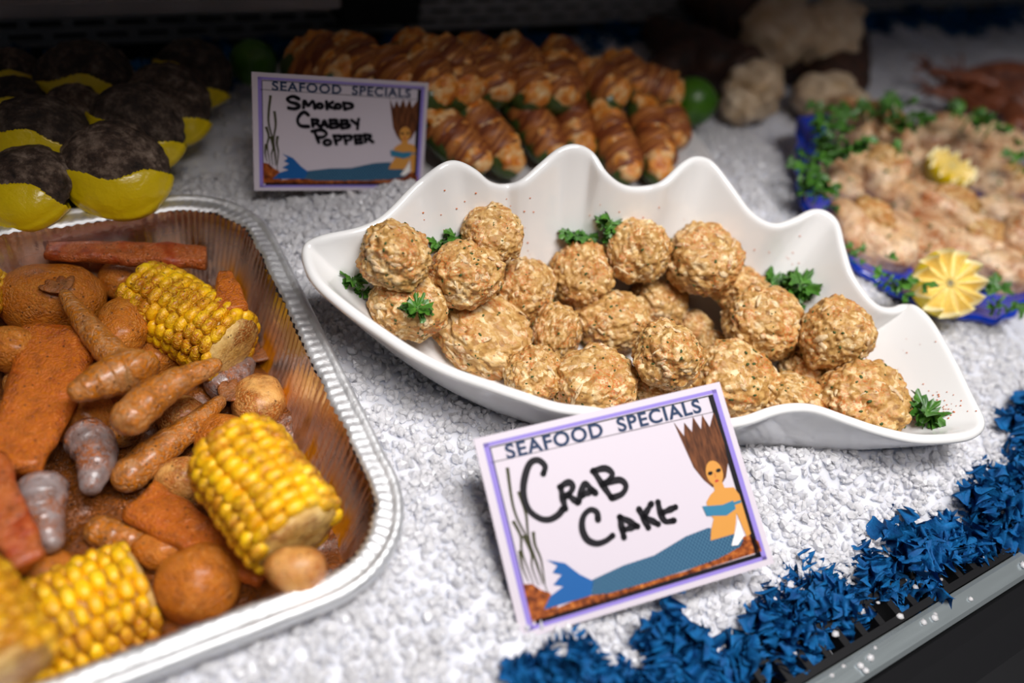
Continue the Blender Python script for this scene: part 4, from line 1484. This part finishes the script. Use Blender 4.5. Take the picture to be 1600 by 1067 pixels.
fillet(1384, 318, 38, 24, 20, 'low fish fillet in the middle of the platter', 0, 1)
fillet(1420, 255, 40, 28, 25, 'fish fillet behind the central stuffing', 0, 2)
fillet(1311, 285, 46, 32, 60, 'fish fillet beside the parsley at the left rim of the platter', 0, 3)
fillet(1356, 205, 60, 42, 35, 'folded fish fillet at the rear left of the platter', 0.2, 4)
fillet(1505, 228, 90, 38, 14, 'large pale fish fillet at the rear of the platter', 0, 5)
fillet(1368, 272, 50, 40, 60, 'fish with orange crab stuffing on top, left of centre', 0.05, 6)
fillet(1458, 288, 46, 32, 25, 'stuffed fish left of the rear lemon', 0.0, 7)
fillet(1567, 290, 52, 30, -5, 'fish fillet right of the rear lemon', 0.1, 8)
fillet(1572, 338, 52, 30, 5, 'pale fish fillet at the right edge of the picture', 0, 9)
fillet(1468, 328, 62, 36, 20, 'paprika dusted fish fillet in the centre of the platter', 0.2, 10)
fillet(1355, 372, 66, 46, 48, 'big stuffed fish fillet at the front left of the platter', -0.25, 11)
fillet(1428, 378, 60, 36, 70, 'fish fillet folded beside the front left one', 0, 12)
fillet(1525, 386, 70, 38, 12, 'paprika dusted fillet behind the front lemon', 0.1, 13)
fillet(1598, 378, 40, 32, 30, 'white fish end at the right edge beside the front lemon', 0, 14)
fillet(1575, 428, 52, 36, 0, 'fish fillet right of the front lemon', 0, 15)


def crown_lemon(px, py, rpx, z, lab, normal, spin=0.0, amp=0.0085):
    while z > 0.02 and amp < 0.006 and fp.free([(P(px, py, z), 1.3 * rpx * px_m(P(px, py, z)))]):
        z -= 0.001
    c = P(px, py, z)
    s = rpx * px_m(c) / 0.025
    t = thing('lemon_crown', lab, 'lemon', c, None, 'zigzag cut lemons on the blue platter')
    t.rotation_euler = (Vector(normal).to_track_quat('Z', 'Y') @ Quaternion((0, 0, 1), spin)).to_euler()
    t.scale = (s, s, s)
    n, teeth, r = 120, 12, 0.025
    a = np.linspace(0, 2 * PI, n, endpoint=False)
    tri = 2 * np.abs(((a / (2 * PI) * teeth) % 1) - 0.5) * 2 - 1
    V = []
    lat = np.linspace(0, 1, 14)
    for f in lat:                                  # peel: from the blossom end up to the zigzag edge
        zz = -0.029 + f * (0.029 + amp * tri * f ** 3)
        rr = r * np.sqrt(np.clip(1 - (np.minimum(zz, 0) / 0.0295) ** 2, 0.0, 1)) * (1 - 0.10 * np.clip(zz, 0, 1) / 0.0085)
        V.append(np.stack([rr * np.cos(a), rr * np.sin(a), zz], 1))
    obj('peel', mesh('lemon_peel', np.concatenate(V), grid_faces(14, n, True) + [tuple(range(n))[::-1]], M_PEEL), t)
    V = []
    for f in (1.0, 0.93, 0.8, 0.6, 0.4, 0.2, 0.02):
        zz = amp * tri * f ** 2.2 - 0.0006 * (f < 1)
        rr = r * f * (1 - 0.10 * np.clip(zz, 0, 1) / 0.0085)
        V.append(np.stack([rr * np.cos(a), rr * np.sin(a), zz], 1))
    obj('flesh', mesh('lemon_flesh', np.concatenate(V), [tuple(f[::-1]) for f in grid_faces(7, n, True)] + [tuple(range(6 * n, 7 * n))], M_FLESH), t)


view = -Vector(R @ np.array([0.42, -0.05, 0.88]))
crown_lemon(1486, 442, 55, 0.047, 'front lemon half with zigzag edge, cut face towards us', view + Vector(R @ np.array([0.45, -0.1, 0])), 0.3)
crown_lemon(1489, 258, 40, 0.082, 'rear lemon half with zigzag edge standing cut side up', (0.0, -0.12, 1.0), 0.0, 0.0048)


def parsley_clump(px, py, z, size, n, lab, seed):
    rng = np.random.default_rng(900 + seed)
    base = P(px, py, z + 0.008)
    s = 1.3 * size * px_m(base)
    t = thing('parsley_clump', lab, 'parsley', base, None, 'parsley around the stuffed fish')
    g = Geo()
    for k in range(n):
        V, F = LEAF[rng.integers(6)]
        d = rng.normal(size=3) * [0.5, 0.5, 0.32]
        d[2] = abs(d[2])
        e = Euler((rng.uniform(-0.7, 0.7), -rng.uniform(0.0, 0.9), math.atan2(d[1], d[0]) + rng.uniform(-.5, .5))).to_matrix()
        g.add((V / 0.011 * s * rng.uniform(0.36, 0.58)) @ np.array(e).T + d * s * 0.75, F)
    stuff(obj('leaves', g.mesh('parsley_leaves', M_PARS), t))
    V, F = sweep(np.array([[0, 0, -s * .5], [0, 0.02 * s, 0], [0.02 * s, 0, s * .3]]), [s * .05] * 3, 6, up=(0, 1, 0))
    obj('stem', mesh('clump_stem', V, F, M_STEM), t)


parsley_clump(1300, 188, .05, 30, 14, 'parsley at the rear left corner of the blue platter', 1)
parsley_clump(1352, 176, .05, 24, 10, 'parsley tips behind the folded rear fillet', 2)
parsley_clump(1310, 222, .055, 34, 16, 'dark parsley bunch in front of the folded rear fillet', 3)
parsley_clump(1272, 242, .04, 30, 14, 'parsley bunch on the upper left rim of the platter', 4)
parsley_clump(1262, 278, .038, 30, 14, 'parsley bunch at the middle of the left rim', 5)
parsley_clump(1280, 302, .038, 32, 14, 'parsley bunch at the lower left rim by the white dish', 6)
parsley_clump(1415, 190, .055, 34, 16, 'parsley between the two rear fillets', 7)
parsley_clump(1405, 236, .07, 16, 6, 'parsley tuft in the middle of the platter', 8)
parsley_clump(1512, 188, .06, 30, 14, 'parsley behind the large pale fillet', 9)
parsley_clump(1545, 205, .055, 24, 10, 'parsley at the rear rim under the prawns', 10)
parsley_clump(1594, 258, .05, 22, 8, 'parsley at the right edge beside the rear fillet', 11)
parsley_clump(1328, 400, .03, 20, 8, 'parsley peeping over the white dish beside the front left fillet', 12)
parsley_clump(1390, 438, .032, 28, 12, 'parsley left of the front lemon', 13)
parsley_clump(1562, 472, .03, 32, 14, 'parsley right of the front lemon on the platter rim', 14)

# chopped parsley strewn over the fish
g = Geo()
for _ in range(190):
    c, r = fp.sph[RNG.integers(len(fp.sph))]
    d = RNG.normal(size=3)
    d[2] = abs(d[2]) + 0.7
    d /= np.linalg.norm(d)
    q = np.array(Quaternion(RNG.normal(size=4)).normalized().to_matrix())
    g.add((dv * RNG.uniform(0.0007, 0.0018) * [1.5, 1, 0.35]) @ q.T + np.array(c) + d * r * 1.12, df)
tag(stuff(obj('chopped_parsley', g.mesh('chopped_parsley', M_PARS))), 'chopped parsley bits strewn over the fish on the blue platter', 'parsley')

# ------------------------------------------------------------------ dark tails with white meat, at the back
def lump(a, b, c, seed, amp=0.2):
    V, F = ico(4)
    d = amp * fbm(V * 1.6 + seed, 3, seed) + 0.10 * np.abs(np.sin(V[:, 0] * 3 + V[:, 2] * 4 + seed))
    return V * (1 + d)[:, None] * [a, b, c], F


def lobster_tail(lab, shell_px, rpx, zs, meats, seed):
    pts = [P(x, y, z) for (x, y), z in zip(shell_px, zs)]
    n = 40
    path = catmull(pts, n)
    r = rpx * px_m(pts[0])
    t = np.linspace(0, 1, n)
    rad = r * np.interp(t, [0, .1, .7, 1], [.8, 1, .8, .45]) * (0.92 + 0.12 * ((t * 6) % 1))
    org = Vector(path[0])
    th = thing('lobster_tail', lab, 'lobster tail', org, None, 'dark tails with white meat at the back')
    V, F = sweep(path - path[0], rad, 24, flat=0.8)
    obj('shell', mesh('tail_shell', V, F, M_DARKSH), th)
    for k, (x, y, z, a, b) in enumerate(meats):
        c = P(x, y, z)
        s = px_m(c)
        V, F = lump(a * s, a * s * 0.8, b * s, seed + k)
        obj('meat', mesh('tail_meat', V + np.array(c - org), F, M_MEAT), th)


lobster_tail('dark tail lying highest, a wide slab of white meat on top', [(1290, 92), (1210, 55), (1130, 15), (1080, -10)], 66, [.030, .034, .034, .03], [(1215, 52, .056, 62, 44), (1285, 55, .056, 62, 50), (1225, 20, .066, 40, 26), (1322, 30, .066, 26, 26)], 3)
lobster_tail('dark tail at the lower left with white meat at its near end', [(1178, 128), (1110, 92), (1050, 62), (1020, 40)], 56, [.028, .028, .026, .024], [(1180, 142, .030, 46, 40), (1160, 165, .022, 32, 28)], 11)
lobster_tail('dark tail at the lower right with white meat next to the platter', [(1300, 140), (1312, 100), (1318, 60), (1320, 20)], 52, [.028, .03, .032, .032], [(1290, 152, .028, 50, 34), (1330, 160, .024, 28, 22)], 19)
lobster_tail('wholly dark tail behind the lime', [(1130, 110), (1090, 85), (1050, 100), (1015, 120)], 40, [.034, .03, .028, .022], [], 23)

# ------------------------------------------------------------------ prawns at the back right
fl = Geo()
fl.box((0.86, 0.33, -0.05), (1.3, 0.60, 0.006))
ICE2 = BVHTree.FromPolygons([tuple(v) for v in np.concatenate(fl.V)], fl.F)
pp = Pile(ICE2, 0.8, 0.66)
prawns = [
    ([(1590, 205), (1580, 175), (1550, 160), (1515, 165)], 20, 'pink prawn at the right edge above the platter'),
    ([(1605, 170), (1570, 150), (1525, 148), (1490, 160)], 18, 'brown prawn lying behind the pink one'),
    ([(1540, 190), (1520, 168), (1490, 150), (1455, 142)], 16, 'prawn nearest the parsley, head to the left'),
    ([(1610, 135), (1570, 128), (1520, 128), (1470, 135)], 17, 'long brown prawn along the top of the heap'),
    ([(1620, 118), (1580, 110), (1540, 112), (1500, 118)], 15, 'rearmost prawn at the right edge'),
    ([(1570, 140), (1530, 125), (1490, 118), (1450, 108)], 14, 'prawn with its head pointing back left'),
]
for i, (pts, r, lab) in enumerate(prawns):
    o = shrimp(pts, r, lab, M_PRAWN, False, 'prawns heaped at the back right', pp, zlim=0.0, name='prawn')
    g = Geo()
    hd = P(pts[-1][0], pts[-1][1], o.location.z)
    for k in range(5):
        d = Vector((RNG.uniform(-1, 0.2), RNG.uniform(-0.3, 0.8), RNG.uniform(-0.1, 0.5))).normalized() * RNG.uniform(0.018, 0.036)
        q = np.array([hd - o.location, hd - o.location + d * 0.5 + Vector((0, 0, 0.004)), hd - o.location + d])
        V, F = sweep(q, [0.0019, 0.0016, 0.0008], 7, up=(0.1, 0.2, 1))
        g.add(V, F)
    obj('feelers', g.mesh('prawn_feelers', M_PRAWN), o)

# ------------------------------------------------------------------ blue garland edging the ice
def tuft_mesh(seed, size, n_rib, width=0.5):
    rng = np.random.default_rng(3000 + seed)
    g = Geo()
    for r in range(n_rib):
        n, m_ = 34, 6
        d = rng.normal(size=3) * [1, 0.8, 0.5]
        d /= np.linalg.norm(d)
        w0 = np.cross(d, rng.normal(size=3))
        w0 /= np.linalg.norm(w0)
        b0 = np.cross(d, w0)
        L, W = size * rng.uniform(1.2, 2.2), size * rng.uniform(0.55, 1.0) * width * 2
        c = rng.normal(size=3) * size * [0.55, 0.42, 0.22]
        c[2] = abs(c[2]) * 0.9
        cv, ph, fr = rng.uniform(-1.4, 1.4), rng.uniform(0, 6), rng.uniform(3, 6)
        V = []
        for i in range(n):
            t = i / (n - 1) - 0.5
            for j in range(m_):
                s = j / (m_ - 1) - 0.5
                fray = 1 + (0.14 * rng.uniform(-1, 1) if j in (0, m_ - 1) else 0)
                ruf = 0.40 * W * math.sin(fr * 2 * PI * t + ph + s) * (s + 0.5) ** 1.4 * 1.3 + 0.12 * W * math.sin(13 * t + 4 * s + ph)
                V.append(c + d * L * t + b0 * (cv * L * t * t) + w0 * (W * s * fray * (0.6 + 0.4 * math.cos(2.6 * t))) + b0 * ruf)
        g.add(V, grid_faces(n, m_))
    return g.mesh('garland_tuft', M_GARL)


TUFT = [tuft_mesh(k, 0.0150, 17) for k in range(6)]
gl = thing('blue_garland', 'ruffled blue garland running along the front edge of the ice', 'garland', (0.3, 0.07, -0.012))
gpx = [(828, 1062), (872, 1058), (925, 1066), (975, 1070), (1040, 1000), (1068, 1030), (1110, 1060), (1160, 1022), (1192, 966), (1235, 990), (1250, 945), (1290, 960), (1300, 915),
       (1345, 930), (1362, 885), (1405, 905), (1412, 850), (1450, 880), (1470, 835), (1505, 840), (1508, 792), (1545, 812), (1552, 765), (1585, 780), (1590, 735), (1600, 690), (1570, 682), (1620, 715), (1630, 660), (1150, 1080), (1060, 1085), (950, 1090), (1640, 760)]
for i, (x, y) in enumerate(gpx):
    p = P(x, y, -0.002)
    if p.y < 0.052:
        p.y = 0.052 + 0.2 * (p.y - 0.052)
    zi = float(ice_height([p.x], [p.y])[0])
    o = obj('tuft', TUFT[i % 6], gl, p - Vector(gl.location) + Vector((0, 0, max(zi, -0.02) + 0.006)), (RNG.uniform(-.3, .3), RNG.uniform(-.3, .3), RNG.uniform(0, 6.28)))
    s = RNG.uniform(0.75, 1.05) * (0.70 if x < 1000 else 1.0)
    o.scale = (s, s, s)
BT = [tuft_mesh(20 + k, 0.022, 14, 0.6) for k in range(3)]
gb = thing('blue_garland', 'dark blue garland along the back of the ice in the shade', 'garland', (0.6, 0.655, 0.0))
for i, x in enumerate(np.arange(-0.12, 1.5, 0.055)):
    o = obj('tuft', BT[i % 3], gb, (x - 0.6, RNG.uniform(-0.012, 0.008), -0.008), (0, 0, RNG.uniform(0, 6.28)))

# ice melt and chips on the steel front strip
g = Geo()
for i in range(26):
    x = RNG.uniform(0.28, 0.50)
    s = RNG.uniform(0.0009, 0.0024)
    k = iv * [1.3, 1.0, 0.6] * (1 + RNG.uniform(-0.2, 0.2, (len(iv), 1)))
    y = RNG.uniform(0.0215, 0.030) if i % 2 else RNG.uniform(0.034, 0.050)
    g.add(k * s + [x, y, -0.0106 + 0.3 * s], if_)
tag(stuff(obj('ice_chips', g.mesh('ice_chips', M_ICE))), 'chips of melting ice on the steel front strip', 'ice')
